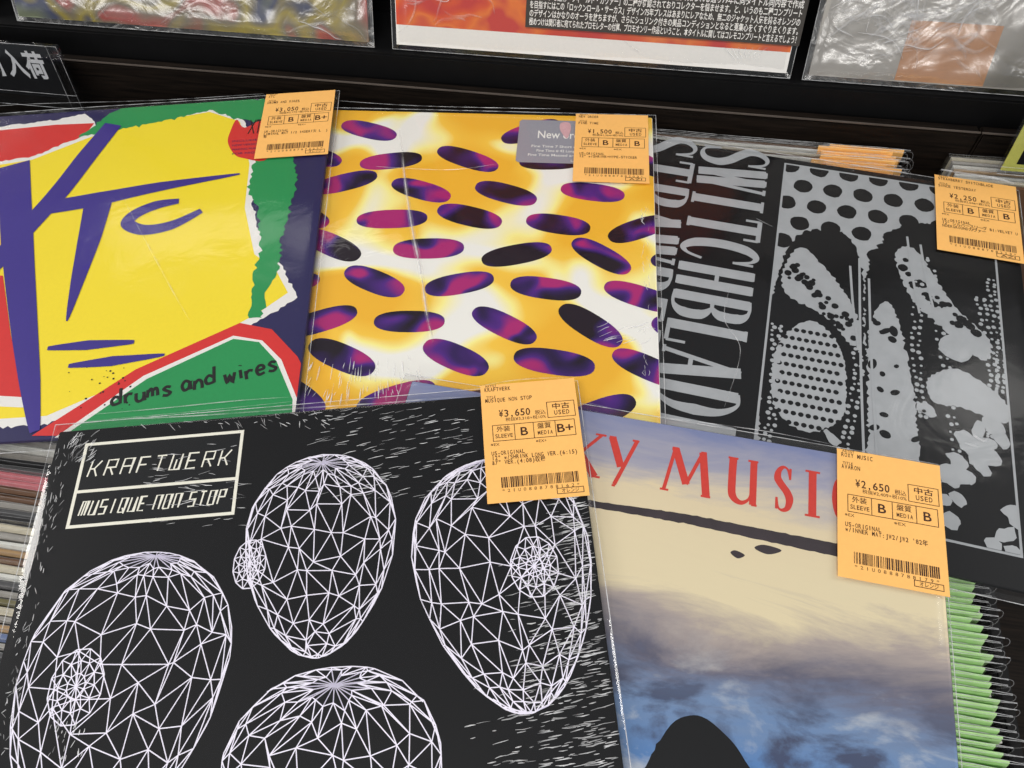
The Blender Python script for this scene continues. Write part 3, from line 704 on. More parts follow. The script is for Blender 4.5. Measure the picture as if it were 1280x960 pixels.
s.label({'artist': 'NEW ORDER', 'title': 'FINE TIME', 'price': '1,500', 'net': '1,364', 'g': ('B', 'B'), 'notes': ['US-ORIGINAL', '12" w/SHRINK+HYPE-STICKER'], 'code': '*21U0888788203*', 'colour': 'AZI'}, (s.loc(809.5, 147)[0], s.loc(809.5, 147)[1]))
ds = [(catmull([(503, 185), (507, 230), (516, 290), (526, 340), (534, 395), (540, 420)], 8), .0013, 0)]
rnd = random.Random(5)
for k in range(80):
    x = rnd.uniform(388, 525); y = rnd.uniform(446, 496); l = rnd.uniform(5, 20); sl = (x - 470) * .12; ds.append(([(x, y), (x + sl * .25, y + l * .5), (x + sl * .5, y + l)], rnd.uniform(.0002, .0008), 0))
for k in range(14):
    x = rnd.uniform(740, 800); y = rnd.uniform(408, 432); ds.append((catmull([(x, y), (x + 10, y - 4 + rnd.uniform(-2, 2)), (x + rnd.uniform(14, 26), y - rnd.uniform(4, 9))], 4), rnd.uniform(.0003, .0008), 0))
for k in range(30):
    y = rnd.uniform(250, 470); x = 806 + (y - 250) * .02 + rnd.uniform(-6, 4); ds.append(([(x, y), (x + rnd.uniform(-2, 2), y + 3), (x + rnd.uniform(-1, 3), y + 7)], rnd.uniform(.0002, .0005), 0))
s.wrinkles(ds, CREASE_GLINT)  # film highlight and sparkles painted as pale strokes
s.wrinkles([(catmull([(425, 128), (520, 134), (640, 137), (700, 138)], 8), .0007, 0), (catmull([(470, 210), (560, 214), (620, 207)], 8), .0007, 0)], CREASE_GLINT_SOFT, 'crease_glint')
s.wrinkles([(catmull([(500, 165), (507, 230), (516, 290), (526, 340), (534, 395), (542, 430)], 8), .0042, 0)], CREASE_GLINT_FAINT, 'crease_glint', z=.0010)  # soft glow round the film highlight, painted as a faint strip

# ================================================================== 3  yellow sleeve with blue brush letters
s = Rec('record_sleeve', 'bright yellow record sleeve with blue brush letters, red and green patches and navy border', (424, 111), .0085, .5, .02, 0, (.004, .006))
s.jacket(NAVY, NAVY)
mb = MB()
s.poly(mb, [(-260, 165), (0, 158), (70, 150), (106, 142), (118, 152), (126, 170), (60, 205), (-260, 250)], WHT, .00005, rough=.0008)
s.poly(mb, [(-260, 172), (0, 163), (70, 156), (118, 154), (104, 172), (40, 198), (-260, 245)], RED, .0001)
s.poly(mb, [(-260, 240), (40, 196), (108, 168), (170, 152), (262, 136), (306, 150), (322, 205), (316, 260), (330, 310), (352, 330), (372, 372), (330, 398), (190, 472), (60, 530), (-260, 560)], WHT, .00015, rough=.0012)
s.poly(mb, [(-260, 246), (40, 200), (112, 172), (170, 156), (262, 140), (300, 152), (312, 205), (306, 260), (318, 318), (345, 338), (360, 366), (322, 392), (180, 468), (58, 520), (-260, 540)], YEL, .0002)
s.poly(mb, [(98, 172), (140, 140), (190, 128), (260, 124), (330, 124), (352, 130), (340, 150), (318, 152), (290, 147), (262, 138), (210, 150), (170, 158)], GRN, .00025, rough=.0016, seed=2)
s.poly(mb, [(318, 192), (366, 196), (372, 225), (362, 262), (352, 300), (348, 340), (334, 366), (326, 400), (312, 398), (316, 350), (326, 310), (322, 262), (312, 240), (316, 215)], GRN, .0003, rough=.0018, seed=5)
s.poly(mb, [(40, 545), (170, 462), (300, 404), (340, 412), (372, 446), (384, 470), (380, 545)], RED, .00035)
s.poly(mb, [(62, 552), (180, 470), (292, 420), (328, 426), (352, 450), (372, 500), (372, 552)], WHT, .0004)
s.poly(mb, [(70, 552), (184, 474), (292, 424), (324, 428), (346, 452), (366, 500), (364, 552)], GRN, .00045)
s.poly(mb, [(-260, 330), (4, 345), (14, 420), (32, 497), (-260, 480)], RED, .00035)
s.poly(mb, [(-260, 480), (32, 497), (36, 510), (-260, 498)], WHT, .0004)
s.poly(mb, [(306, 160), (296, 150), (288, 165), (285, 178), (292, 192), (304, 198), (335, 198), (335, 150)], RED, .00037, curve=5)
mb.build('printed_patches', s.jk)
mb = MB(); zz = .0006
def bs(pts, w): 
    q = s.L(catmull(pts, 6)); n = len(q); W = []
    for i in range(n):
        u = i / (n - 1) * (len(w) - 1); j = min(int(u), len(w) - 2); W.append((w[j] + (w[j + 1] - w[j]) * (u - j)) * .001)
    mb.stroke(q, W, VIO, zz, .00004)
bs([(142, 156), (110, 195), (75, 240), (30, 290), (-60, 390)], [15, 17, 17, 16, 14])
bs([(18, 206), (22, 300), (30, 400), (38, 480), (44, 540)], [24, 23, 18, 13, 6])
bs([(48, 262), (120, 250), (200, 234), (300, 218)], [14, 15, 10, 1.5])
bs([(124, 250), (112, 300), (98, 350), (84, 402)], [22, 17, 10, 1])
bs([(224, 252), (196, 257), (170, 268), (160, 280), (180, 288), (215, 282), (252, 264)], [5, 9, 10, 10, 10, 9, 5])
bs([(60, 436), (110, 432), (168, 428)], [3, 8, 3])
bs([(86, 458), (140, 452), (206, 444)], [3, 8, 2])
mb.build('brush_lettering', s.jk)
mb = MB(); p0 = Vector(s.loc(138, 509)); p1 = Vector(s.loc(360, 462)); d = (p1 - p0); L_ = d.length; d.normalize(); nn = Vector((-d.y, d.x)); rnd = random.Random(3)
txt = 'drums and wires'; cw = L_ / 14.2; x = 0
for ch in txt:
    hgt = cw * 1.75 * rnd.uniform(.9, 1.1); dy = rnd.uniform(-.0012, .0012)
    for st_ in HAND[ch]:
        q = catmull(st_, 5) if len(st_) > 2 else st_
        mb.stroke([tuple(p0 + d * (x + a * cw * 1.3) + nn * (b * hgt + dy)) for a, b in q], .0021, INKB, .0006, .00006)
    x += cw * (1.15 if ch == 'm' else .62 if ch in 'i ' else .95)
for k in range(26):
    a = s.loc(rnd.uniform(84, 165), rnd.uniform(455, 512)); r = rnd.uniform(.0003, .0008); mb.face([(a[0] + r * math.cos(t), a[1] + r * math.sin(t), .00055) for t in [i * 1.047 for i in range(6)]], INKB)
mb.build('handwritten_title', s.jk)
mb = MB()
for k, t_ in enumerate(('INCLUDES', 'NEW VERSION', 'MAKING PLANS', 'FOR NIGEL')):
    a = s.loc(291, 176 + k * 5.2); put_text(mb, t_, a[0], a[0] + .022, a[1] - .0022, a[1], NAVY, .0005)
put_text(mb, 'XTC', s.loc(310, 165)[0], s.loc(334, 165)[0], s.loc(310, 168)[1], s.loc(310, 150)[1], INKB, .0005)
mb.build('sticker_print', s.jk)
s.outer(seed=5.5, amp=.0005)
lx, ly = s.loc(420, 115)
s.label({'artist': 'XTC', 'title': 'DRUMS AND WIRES', 'price': '3,050', 'net': '2,773', 'g': ('B', 'B+'), 'notes': ['UK-ORIGINAL', 'LAMINAL MAT 1/2 INSERT欠 L  )', '有  '], 'code': '*21U0888787225*', 'colour': 'オレンジ'}, (lx, ly))
s.wrinkles([(catmull([(150, 240), (182, 300), (214, 360), (238, 402)], 8), .0012, 0)], CREASE_GLINT_FAINT, 'crease_glint')  # diagonal film highlight painted as a faint strip
s.wrinkles([(catmull([(0, 134), (60, 131), (200, 127), (330, 119)], 8), .0006, 0), (catmull([(110, 520), (200, 512), (300, 502), (376, 497)], 8), .0008, 0), (catmull([(108, 528), (250, 515), (378, 502)], 8), .0005, 0)], CREASE_GLINT_SOFT)

# ================================================================== 4  cloudy sky sleeve with red letters
s = Rec('record_sleeve', 'record sleeve printed with a cloudy sky and widely spaced red capital letters', (1174, 579), .0080, -13.9, -.012, .025, (.002, .005))
m, nt, out = nodes_of('print_cloudy_sky')
p = nt.nodes.new('ShaderNodeBsdfPrincipled'); p.inputs['Roughness'].default_value = .42; p.inputs['Specular IOR Level'].default_value = .35
tc = nt.nodes.new('ShaderNodeTexCoord'); sp = nt.nodes.new('ShaderNodeSeparateXYZ'); nt.links.new(tc.outputs['Object'], sp.inputs[0])
mp = nt.nodes.new('ShaderNodeMapping'); mp.inputs['Scale'].default_value = (5, 17, 1); mp.inputs['Location'].default_value = (2.1, .4, 0); nt.links.new(tc.outputs['Object'], mp.inputs[0])
n1 = nt.nodes.new('ShaderNodeTexNoise'); n1.inputs['Scale'].default_value = 1.3; n1.inputs['Detail'].default_value = 8; n1.inputs['Roughness'].default_value = .68; n1.inputs['Distortion'].default_value = .8; nt.links.new(mp.outputs[0], n1.inputs['Vector'])
g = nt.nodes.new('ShaderNodeMapRange'); g.inputs[1].default_value = JS / 2; g.inputs[2].default_value = -.075; nt.links.new(sp.outputs['Y'], g.inputs[0])
ad = nt.nodes.new('ShaderNodeMath'); ad.operation = 'MULTIPLY_ADD'; ad.inputs[1].default_value = .34; nt.links.new(n1.outputs[0], ad.inputs[0]); nt.links.new(g.outputs[0], ad.inputs[2])
r1 = ramp(nt, [(.15, srgb(122, 132, 172)), (.26, srgb(166, 164, 178)), (.36, srgb(222, 206, 172)), (.57, srgb(226, 212, 176)), (.64, srgb(172, 160, 154)), (.74, srgb(106, 106, 124)), (.84, srgb(112, 138, 176)), (1.0, srgb(78, 126, 186))])
nt.links.new(ad.outputs[0], r1.inputs[0])
mp2 = nt.nodes.new('ShaderNodeMapping'); mp2.inputs['Scale'].default_value = (13, 24, 1); mp2.inputs['Location'].default_value = (5.2, 3.3, 0); nt.links.new(tc.outputs['Object'], mp2.inputs[0])
n2 = nt.nodes.new('ShaderNodeTexNoise'); n2.inputs['Scale'].default_value = 1.3; n2.inputs['Detail'].default_value = 9; n2.inputs['Roughness'].default_value = .6; n2.inputs['Distortion'].default_value = .35; nt.links.new(mp2.outputs[0], n2.inputs['Vector'])
lo = nt.nodes.new('ShaderNodeMapRange'); lo.inputs[1].default_value = .48; lo.inputs[2].default_value = .68; nt.links.new(g.outputs[0], lo.inputs[0])
dk = ramp(nt, [(.48, (0, 0, 0, 1)), (.58, (1, 1, 1, 1))]); nt.links.new(n2.outputs[0], dk.inputs[0])
lt = ramp(nt, [(.34, (1, 1, 1, 1)), (.45, (0, 0, 0, 1))]); nt.links.new(n2.outputs[0], lt.inputs[0])
def mixc(fac_a, fac_b, k, a, b):
    mu = nt.nodes.new('ShaderNodeMath'); mu.operation = 'MULTIPLY'; nt.links.new(fac_a, mu.inputs[0]); nt.links.new(fac_b, mu.inputs[1])
    m2 = nt.nodes.new('ShaderNodeMath'); m2.operation = 'MULTIPLY'; nt.links.new(mu.outputs[0], m2.inputs[0]); m2.inputs[1].default_value = k
    mx = nt.nodes.new('ShaderNodeMix'); mx.data_type = 'RGBA'; nt.links.new(m2.outputs[0], mx.inputs[0]); nt.links.new(a, mx.inputs[6]); mx.inputs[7].default_value = b
    return mx.outputs[2]
c = mixc(dk.outputs[0], lo.outputs[0], .85, r1.outputs[0], srgb(58, 60, 84)); c = mixc(lt.outputs[0], lo.outputs[0], .7, c, srgb(206, 208, 208))
nt.links.new(c, p.inputs['Base Color']); nt.links.new(p.outputs[0], out.inputs[0])
s.jacket(m, DARKB)
mb = MB()
# a dark band of land and a dark rounded hill in place of the picture's figure
s.poly(mb, [(700, 620), (860, 643), (1060, 682), (1200, 708), (1200, 722), (1060, 699), (860, 655), (700, 627)], DARKB, .00005, rough=.0003)
s.poly(mb, [(790, 1010), (812, 950), (838, 906), (862, 892), (884, 898), (912, 926), (940, 962), (985, 1010)], BLK, .00005, rough=.0008, curve=4)
for cx, cy, w_, h_ in ((960, 687, 17, 6), (922, 693, 9, 5)):
    s.poly(mb, [(cx - w_, cy - 2), (cx - w_ * .3, cy - h_), (cx + w_, cy + 1), (cx, cy + h_)], DARKB, .00007, curve=5)
mb.build('printed_landscape', s.jk)
mb = MB(); base = []
xs = {'X': (690, 748), 'Y': (755, 792), 'M': (826, 886), 'U': (905, 948), 'S': (968, 990), 'I': (1009, 1022), 'C': (1040, 1075)}
# baseline and cap line measured on the sleeve
bl = s.loc(745, 600)[1]; bl2 = s.loc(1015, 641)[1]; cp = s.loc(760, 548)[1]; base_y = (bl + bl2) / 2; cap_y = base_y + .0275
for ch, (a, b) in xs.items():
    xa = s.loc(a, 600)[0] if a < 800 else s.loc(a, 620)[0]; xb = s.loc(b, 600)[0] if a < 800 else s.loc(b, 620)[0]
    if ch == 'I': xa -= .005; xb += .005
    dy = -.006 if ch == 'Y' else 0
    put_serif(mb, ch, (xa, base_y + dy), (1, 0), (0, 1), xb - xa, cap_y - base_y - dy, .0044, .0013, REDT, .0001)
mb.build('lettering', s.jk)
s.outer(seed=1.7, amp=.0004)
s.label({'artist': 'ROXY MUSIC', 'title': 'AVARON', 'price': '2,650', 'net': '2,409', 'g': ('B', 'B'), 'notes': ['US-ORIGINAL', "w/INNER MAT:JW2/JW2 '82年"], 'code': '*21U0888788179*', 'colour': 'オレンジ'}, s.loc(1172.5, 584))
s.wrinkles([(catmull([(735, 505), (790, 517), (860, 527), (960, 541), (1040, 557)], 8), .0007, 0), (catmull([(1140, 594), (1160, 589), (1172, 590)], 6), .0012, 0)], CREASE_GLINT_SOFT)

# ================================================================== 5  black sleeve with white wire shapes (topmost)
s = Rec('record_sleeve', 'black shrink-wrapped record sleeve with white wireframe ovals and a boxed white title', (722, 474), .0172, 2.0, .02, .022, (.0035, .006))
s.jacket(BLK)
mb = MB()
q = s.L([(107.5, 555), (303, 540.5), (291, 642.5), (86, 658)])
bx0 = (q[0][0] + q[3][0]) / 2; bx1 = (q[1][0] + q[2][0]) / 2; by1 = (q[0][1] + q[1][1]) / 2; by0 = (q[2][1] + q[3][1]) / 2
ym = (s.loc(99, 614)[1] + s.loc(295, 599)[1]) / 2; lw = .0019
mb.face([(bx0, by0, .00005), (bx1, by0, .00005), (bx1, by1, .00005), (bx0, by1, .00005)], LBL)
for a, b in (((bx0 - lw / 2, by1), (bx1 + lw / 2, by1)), ((bx0 - lw / 2, by0), (bx1 + lw / 2, by0)), ((bx0, by0), (bx0, by1)), ((bx1, by0), (bx1, by1)), ((bx0, ym), (bx1, ym))): mb.stroke([a, b], lw, CREAM, .0001)
def lcd(word, x0, x1, y0, y1, wd, gap):
    n = sum(.55 if c == ' ' else 1 for c in word); adv = (x1 - x0) / (n - gap); cw = adv * (1 - gap); h = y1 - y0; x = x0
    for c in word:
        if c == ' ': x += adv * .55; continue
        for st_ in LCD[c]: mb.stroke([(x + a * cw + b * h * .16, y0 + b * h) for a, b in st_], wd, CREAM, .0001)
        x += adv
W_ = bx1 - bx0; h1 = by1 - ym; h2 = ym - by0
lcd('KRAFTWERK', bx0 + .05 * W_, bx1 - .07 * W_, ym + h1 * .30, ym + h1 * .62, .0009, .42)
lcd('MUSIQUE NON STOP', bx0 + .05 * W_, bx1 - .07 * W_, by0 + h2 * .30, by0 + h2 * .70, .0009, .42)
mb.build('title_box', s.jk)
mb = MB(); rnd = random.Random(21)
def wire_egg(cx, cy, rx, ry, ang, seed, rot, rings=9, seg=15, taper=.25, wd=.00056, hide=None):
    """a triangulated oval drawn as lines: front faces only"""
    R3 = Matrix.Rotation(rot[0], 3, 'X') @ Matrix.Rotation(rot[1], 3, 'Y'); rr = random.Random(seed); P = []
    for i in range(rings + 1):
        th = math.pi * i / rings; row_ = []
        for j in range(seg):
            ph = 2 * math.pi * (j + .5 * (i % 2)) / seg
            jt = 0 if i in (0, rings) else .09
            t2 = th + rr.uniform(-jt, jt); p2 = ph + rr.uniform(-jt, jt) * 1.4
            y = math.cos(t2); k = math.sin(t2) * (1 + taper * y)
            row_.append(R3 @ Vector((k * math.cos(p2), y, k * math.sin(p2))))
        P.append(row_)
    E_ = set()
    for i in range(rings):
        for j in range(seg):
            a, b, c, d = (i, j), (i, (j + 1) % seg), (i + 1, (j + (i % 2)) % seg), (i + 1, (j + 1 + (i % 2)) % seg)
            o2 = (i + 1, (j + (i % 2)) % seg)
            for tri in ((a, b, c if i % 2 else (i + 1, j)), (b, (i + 1, (j + 1) % seg), (i + 1, j)) if not i % 2 else (a, c, (i + 1, j))):
                A, B, C_ = (P[x[0]][x[1]] for x in tri)
                nz = (B - A).cross(C_ - A); 
                if nz.dot(A + B + C_) < 0: nz = -nz
                if nz.z > -.02 * nz.length:
                    for e_ in ((tri[0], tri[1]), (tri[1], tri[2]), (tri[2], tri[0])): E_.add(tuple(sorted(e_)))
    ca, sa = math.cos(ang), math.sin(ang)
    for e0, e1 in sorted(E_):
        A, B = P[e0[0]][e0[1]], P[e1[0]][e1[1]]
        if (A - B).length < .02: continue
        pa, pb = [(cx + v.x * rx * ca - v.y * ry * sa, cy + v.x * rx * sa + v.y * ry * ca) for v in (A, B)]
        if hide and (hide(*pa) or hide(*pb)): continue
        e = JS / 2 - .001
        if all(abs(c_) < e for c_ in pa + pb): mb.stroke([pa, pb], wd, WIRE, .00006, .00004)
def rosette(cx, cy, r, ry, seed):
    rr = random.Random(seed); prev = None
    for ring_ in range(1, 4):
        pts = [(cx + r * ring_ / 3 * math.cos(t + ring_ * .26), cy + ry * ring_ / 3 * math.sin(t + ring_ * .26)) for t in [i * 2 * math.pi / 12 for i in range(12)]]
        for i in range(12):
            mb.stroke([pts[i - 1], pts[i]], .0006, WIRE, .0001, .00004)
            if prev: mb.stroke([prev[i], pts[i]], .0005, WIRE, .0001, .00004); mb.stroke([prev[i], pts[i - 1]], .0005, WIRE, .0001, .00004)
            else: mb.stroke([(cx, cy), pts[i]], .0005, WIRE, .0001, .00004)
        prev = pts
A_ = s.loc(150, 838); B_ = s.loc(400, 690); C2 = s.loc(632, 720); D_ = s.loc(415, 925)
wire_egg(B_[0], B_[1], .041, .058, .03, 1, (.35, .3), 13, 22)
wire_egg(A_[0], A_[1] - .012, .053, .074, -.12, 2, (.2, .9), 14, 22)
wire_egg(C2[0], C2[1], .047, .070, .12, 3, (.1, -.6), 14, 22)
wire_egg(D_[0], D_[1] - .022, .052, .054, .0, 4, (.5, .2), 13, 22)
rosette(*s.loc(312, 705), .009, .014, 1); rosette(*s.loc(95, 858), .014, .019, 2); rosette(*s.loc(668, 708), .013, .017, 3)
mb.build('wire_drawing', s.jk)
s.outer(FILM_TIGHT, seed=9.7, amp=.0003)
s.label({'artist': 'KRAFTWERK', 'title': 'MUSIQUE NON STOP', 'price': '3,650', 'net': '3,318', 'g': ('B', 'B+'), 'notes': ['US-ORIGINAL', '12" w/SHRINK LONG VER.(6:15)', '&7" VER.(4:08)収録'], 'code': '*21U0888788162*', 'colour': 'オレンジ'}, s.loc(717.3, 474.6))
ds = []; rnd = random.Random(8)
def dash(x, y, ang, l, wd):
    a = math.radians(ang); dx, dy = math.cos(a) * l, -math.sin(a) * l; b = rnd.uniform(-.06, .06) * l
    ds.append(([(x, y), (x + dx * .5 + dy * .0, y + dy * .5 + b), (x + dx, y + dy)], wd, 0))
for k in range(620):                                         # right flank
    t = rnd.random() ** .8; y = 575 + 385 * t; xr = 728 + (y - 520) * .135; x = xr - abs(rnd.gauss(0, 1)) * (20 + 58 * t) - 12
    dash(x, y, rnd.gauss(12, 4), rnd.uniform(5, 22), rnd.uniform(.00025, .0007))
for k in range(210): dash(rnd.uniform(400, 605) - 20, rnd.uniform(512, 625), rnd.gauss(12, 4), rnd.uniform(4, 20), rnd.uniform(.0002, .00055))
for k in range(70): dash(rnd.uniform(95, 420), 520 + rnd.uniform(-6, 14) - 0, rnd.gauss(-40, 25), rnd.uniform(4, 12), rnd.uniform(.0002, .0006))
for k in range(60): dash(rnd.uniform(88, 116), rnd.uniform(530, 580), rnd.gauss(45, 20), rnd.uniform(5, 16), rnd.uniform(.0002, .0007))
for k in range(110):
    y = rnd.uniform(560, 950); x = 82 - (y - 530) * .21 + rnd.uniform(-3, 16); dash(x, y, rnd.gauss(70, 25), rnd.uniform(3, 10), rnd.uniform(.0002, .0006))
for k in range(60): dash(rnd.uniform(180, 300), rnd.uniform(556, 660), rnd.gauss(5, 8), rnd.uniform(5, 22), rnd.uniform(.0002, .0005))
for k in range(26): dash(rnd.uniform(60, 110), rnd.uniform(905, 955), rnd.gauss(75, 10), rnd.uniform(4, 12), rnd.uniform(.0003, .0006))
s.wrinkles([d_ for d_ in ds if all(abs(c_) < JS / 2 for p_ in s.L(d_[0]) for c_ in p_)], CREASE_GLINT)  # shrink film glints painted as short whitish dashes
s.wrinkles([(catmull([(92, 532), (150, 526), (260, 520), (400, 510), (480, 505), (540, 500), (600, 497)], 8), .0010, 0), (catmull([(600, 484), (640, 477), (680, 474), (720, 474)], 8), .0008, 0)], CREASE_GLINT_SOFT, 'crease_glint')

# ================================================================== display records standing on the ledge
LEAN = math.radians(24)
dn_ey = V * math.sin(LEAN) + Vector((0, 0, math.cos(LEAN))); dn_n = U.cross(dn_ey)
class Stand(Rec):
    def __init__(s, name, label, px_left, px_right, dv=0.0):
        o = V * (PV + .019 + dv) + Vector((0, 0, .0247)); d = px_plane(*px_left, o, Vector((0, 0, 1))); e = px_plane(*px_right, o, Vector((0, 0, 1)))
        c = (d.dot(U) + e.dot(U)) / 2; s.w = abs(e.dot(U) - d.dot(U)); s.w = .322
        s.o = U * c + V * (PV + .019 + dv) + Vector((0, 0, .0249 + .0016)); s.ex, s.ey, s.n = U, dn_ey, dn_n
        s.root = empty(name, Matrix.Translation(s.o) @ Matrix((s.ex, s.ey, s.n)).transposed().to_4x4())
        tag(s.root, label, 'record', 'records standing on the display ledge')
    def jacket(s, mat, edge=None):
        mb = MB(); e = .157; mb.box(-e, e, .004, .318, -.0034, 0, mat); s.jk = mb.build('jacket', s.root)
    def bag(s, mat, amp, seed, n=90):
        mb = MB(); vs = []; fs = []
        for sd in (1, -1):
            b = len(vs)
            for j in range(n + 1):
                for i in range(n + 1):
                    x = -.161 + .322 * i / n; y = .0 + .325 * j / n
                    q = 0
                    for oc, (fq, ap) in enumerate(((13, 1), (31, .55), (70, .25))):
                        q += ap * (1 - abs(noise.noise(Vector((x * fq + seed, y * fq * 1.2, seed + oc))) * 2)) 
                    rim = min(i, j, n - i, n - j) == 0
                    p = min(1, min(i, j, n - i, n - j) / 3)
                    z = (.0006 + amp * max(0, q) * .6) * p - .0017 * (1 - p) if sd > 0 else -.0037 * p - .0017 * (1 - p)
                    if rim: z = -.0017
                    vs.append((x, y, z))
            for j in range(n):
                for i in range(n):
                    q4 = (b + j * (n + 1) + i, b + j * (n + 1) + i + 1, b + (j + 1) * (n + 1) + i + 1, b + (j + 1) * (n + 1) + i); fs.append(q4 if sd > 0 else q4[::-1])
        mb.mesh(vs, fs, mat, True); s.film = mb.build('outer_sleeve', s.root)
        sm = MB(); sm.tube([(-.161, .325, -.0016), (-.161, 0, -.0016), (.161, 0, -.0016), (.161, .325, -.0016)], .0004, SEAM_GLINT, 4); sm.build('seam', s.film)

def glint_streaks(st, cx, cy, n, spread, seed, wd=.0009):
    """highlights of crumpled film, painted as pale strips along its creases"""
    rnd = random.Random(seed); ds = []
    for k in range(n):
        x = cx + rnd.gauss(0, spread[0]); y = cy + rnd.gauss(0, spread[1]); a = rnd.choice((rnd.gauss(.35, .35), rnd.gauss(-.3, .4), rnd.gauss(1.3, .5))); pts = [(x, y)]
        for j in range(rnd.randint(3, 6)):
            a += rnd.gauss(0, .35); l = rnd.uniform(.004, .012); x += math.cos(a) * l; y += math.sin(a) * l; pts.append((x, y))
        pts = catmull(pts, 6)
        if all(abs(p[0]) < .158 and .004 < p[1] < .32 for p in pts): ds.append((pts, rnd.uniform(.4, 1.3) * wd, 1))
    if ds:
        st.wrinkles([(p_, w_ * .7, l_) for p_, w_, l_ in ds[::5]], CREASE_GLINT, z=.0024); st.wrinkles([(p_, w_ * 3.5, l_) for p_, w_, l_ in ds], CREASE_GLINT_FAINT, 'crease_glint', z=.0020)

BL1 = noise_print('print_blotches', [(.30, srgb(120, 106, 88)), (.40, srgb(176, 86, 80)), (.46, srgb(128, 118, 100)), (.54, srgb(168, 152, 70)), (.61, srgb(74, 80, 110)), (.70, srgb(120, 128, 104))], 16, 1.5, .6, seed=4.4)
BL0 = noise_print('print_brown_blotches', [(.35, srgb(120, 104, 80)), (.6, srgb(150, 136, 112))], 16, 1.5, .6, seed=1.4)
d1 = Stand('display_record', 'record with grey, pink and yellow blotches in crumpled clear film on the display ledge', (20, 28), (470, 62))
d1.jacket(BL1, None); d1.bag(FILM_CRUMPLED, .0028, 2.2)
for k in range(7): glint_streaks(d1, -.13 + k * .042, .038, 16, (.022, .016), 30 + k)
d0 = Stand('display_record', 'brown bordered record in clear film at the end of the display ledge', (-440, -6), (12, 27), .004)
d0.jacket(BL0); d0.bag(FILM_CRUMPLED, .002, 7.2)
OR = noise_print('print_red_orange', [(.38, srgb(196, 60, 54)), (.48, srgb(214, 84, 46)), (.56, srgb(228, 120, 52)), (.64, srgb(198, 66, 58))], 18, 2, .8, seed=2.7)
d2 = Stand('display_record', 'red and orange record behind a black caption card, standing in clear film', (487, 66), (990, 103))
d2.jacket(WHT)
mb = MB(); y0 = (d2.loc(490, 47)[1] + d2.loc(990, 72)[1]) / 2 + .007
mb.face([(-.1565, y0, .0001), (.1565, y0, .0001), (.1565, .3175, .0001), (-.1565, .3175, .0001)], OR); mb.build('printed_picture', d2.jk)
d2.bag(FILM, .0009, 3.9)
CARD = paper('caption_card', srgb(58, 54, 50), .5, .12, 200)
cx0, cy0 = d2.loc(657, 33); cx1 = d2.loc(998, 57)[0]; cy0 = (cy0 + d2.loc(996, 57)[1]) / 2
mb = MB(); hC = .075; zc = .0026
mb.box(cx0, cx1, cy0, cy0 + hC, zc - .0006, zc, CARD); cc = mb.build('caption_card', d2.root)
mb = MB(); lines = ['『SONGS OF THE ROLLING STONES』は', 'プロモ配布用としてのみ作成された人気タイトルですが、広く知られる通り79年に同タイトル同内容で作成', 'されたレアな通称「フィールド・カヴァー」の二種が確認されておりコレクターを悩ませます。と、いうのも二種コンプリート',
         'を目指すにはこの「ロックンロール・サーカス」デザイン75年プレスはあまりにレアなため、無二のジャケット人気を誇るオレンジの', 'のデザインはかなりのオーラを放ちますが、さらにシュリンク付きの美品コンディションとなると蒐集心をくすぐりまくります。', '極めつけは関係者に宛てられたプロモレターの付属、プロモオンリー作品ということ、本タイトルに関してはコレモコンプリートと言えるでしょう！']
lh = .0061
for k, t_ in enumerate(reversed(lines)):
    yb = cy0 + .0022 + k * lh; xa_ = cx0 + .003 if k < 5 else cx0 + (cx1 - cx0) * .60
    put_text(mb, t_, xa_, cx1 - .003, yb, yb + lh * .70, WHT, zc + .0001, .012)
mb.build('caption_text', cc)
glint_streaks(d2, -.13, .03, 8, (.018, .012), 55, .0007)
d2.wrinkles([(catmull([d2.loc(780, 50), d2.loc(790, 58), d2.loc(800, 64)], 5), .0009, 1)] + [(([d2.loc(905 + k * 9, 58), d2.loc(912 + k * 6, 66), d2.loc(918 + k * 5, 73)]), .0006, 1) for k in range(7)], CREASE_GLINT_SOFT, 'crease_glint', z=.003)
GR3 = noise_print('print_grey_soft', [(.35, srgb(122, 120, 116)), (.6, srgb(176, 172, 166))], 6, 2, .4, seed=6.2)
d3 = Stand('display_record', 'pale grey record with an orange label in crumpled clear film on the ledge', (1001, 107), (1560, 148))
d3.jacket(GR3); d3.bag(FILM_CRUMPLED, .0024, 12.4)
for k in range(3): glint_streaks(d3, -.135 + k * .026, .045, 26, (.016, .016), 70 + k)
mb = MB(); a = d3.loc(1140, 25); b = d3.loc(1228, 108)
mb.face([(a[0], b[1], .0003), (b[0], b[1], .0003), (b[0], a[1], .0003), (a[0], a[1], .0003)], paper('peach_label', srgb(196, 146, 110), .5, .06, 200)); mb.build('price_label', d3.root)

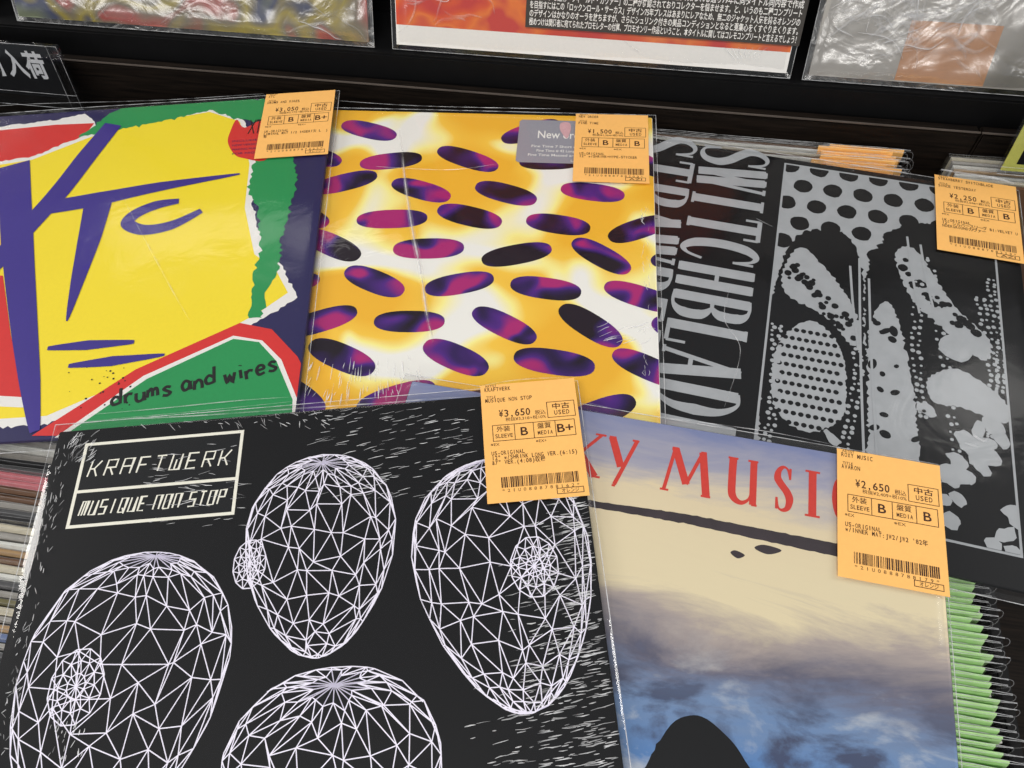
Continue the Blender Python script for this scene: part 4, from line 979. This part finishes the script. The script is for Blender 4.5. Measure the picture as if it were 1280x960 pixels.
# ================================================================== divider cards
ACR = film('clear_acrylic', bscale=4, bstr=.05, rough=.04, gain=.8, tint=(.90, .91, .93, 1), base=.0)
CB = paper('card_black', srgb(16, 16, 18), .35, .1)
def card(name, label, c, yaw, tilt, w, h, mat, clear=.006):
    M = Matrix.Translation(c) @ Matrix.Rotation(math.radians(yaw), 4, 'Z') @ Matrix.Rotation(math.radians(tilt), 4, 'X')
    e = tag(empty(name, M), label, 'sign'); mb = MB(); mb.box(-w / 2, w / 2, 0, h, -.0004, .0004, mat); k = mb.build('card', e)
    mb = MB(); mb.box(-w / 2 - clear, w / 2 + clear, -clear, h + .002, .0008, .0022, ACR); mb.box(-w / 2 - clear, w / 2 + clear, -clear, h + .002, -.0022, -.0008, ACR); hd = mb.build('holder', e)
    sm = MB(); X = w / 2 + clear; Y = h + .002
    sm.tube([(-X, Y, .0022), (X, Y, .0022), (X, -clear, .0022), (-X, -clear, .0022)], .0003, SEAM_GLINT, 4); sm.tube([(w / 2, Y, .0024), (w / 2, -clear, .0024)], .0002, SEAM_GLINT, 4); sm.tube([(-X, .004, .0024), (X, .004, .0024)], .0002, SEAM_GLINT, 4); sm.build('holder_edge', hd)
    return e, k
# new arrivals card leaning on the rear board
o0 = px_plane(92, 129, Vector((0, 0, -.014)), Vector((0, 0, 1)))
wC, hC = .11, .045
cpos = o0 - U * (wC / 2 + .006) + V * .006
e, k = card('divider_card', 'black new arrivals card with white characters in a clear holder leaning on the rear board', cpos, -11, 80, wC, hC, CB, .009)
mb = MB(); put_text(mb, '新入荷', wC / 2 - .066, wC / 2 - .010, .019, .037, WHT, .0005, .03); mb.build('card_text', k)
YG = paper('yellow_green_card', srgb(222, 222, 110), .4, .06)
o1 = px_plane(1246, 212, Vector((0, 0, .004)), Vector((0, 0, 1)))
e, k = card('divider_card', 'yellow card with a black panel standing among the bags against the rear board', o1 + U * .055, -11, 80, .105, .06, YG, .002)
mb = MB(); mb.face([(-.044, .006, .0005), (.05, .006, .0005), (.05, .042, .0005), (-.044, .042, .0005)], CB); put_text(mb, 'U', -.040, -.028, .010, .026, WHT, .0006, .01); mb.build('card_text', k)
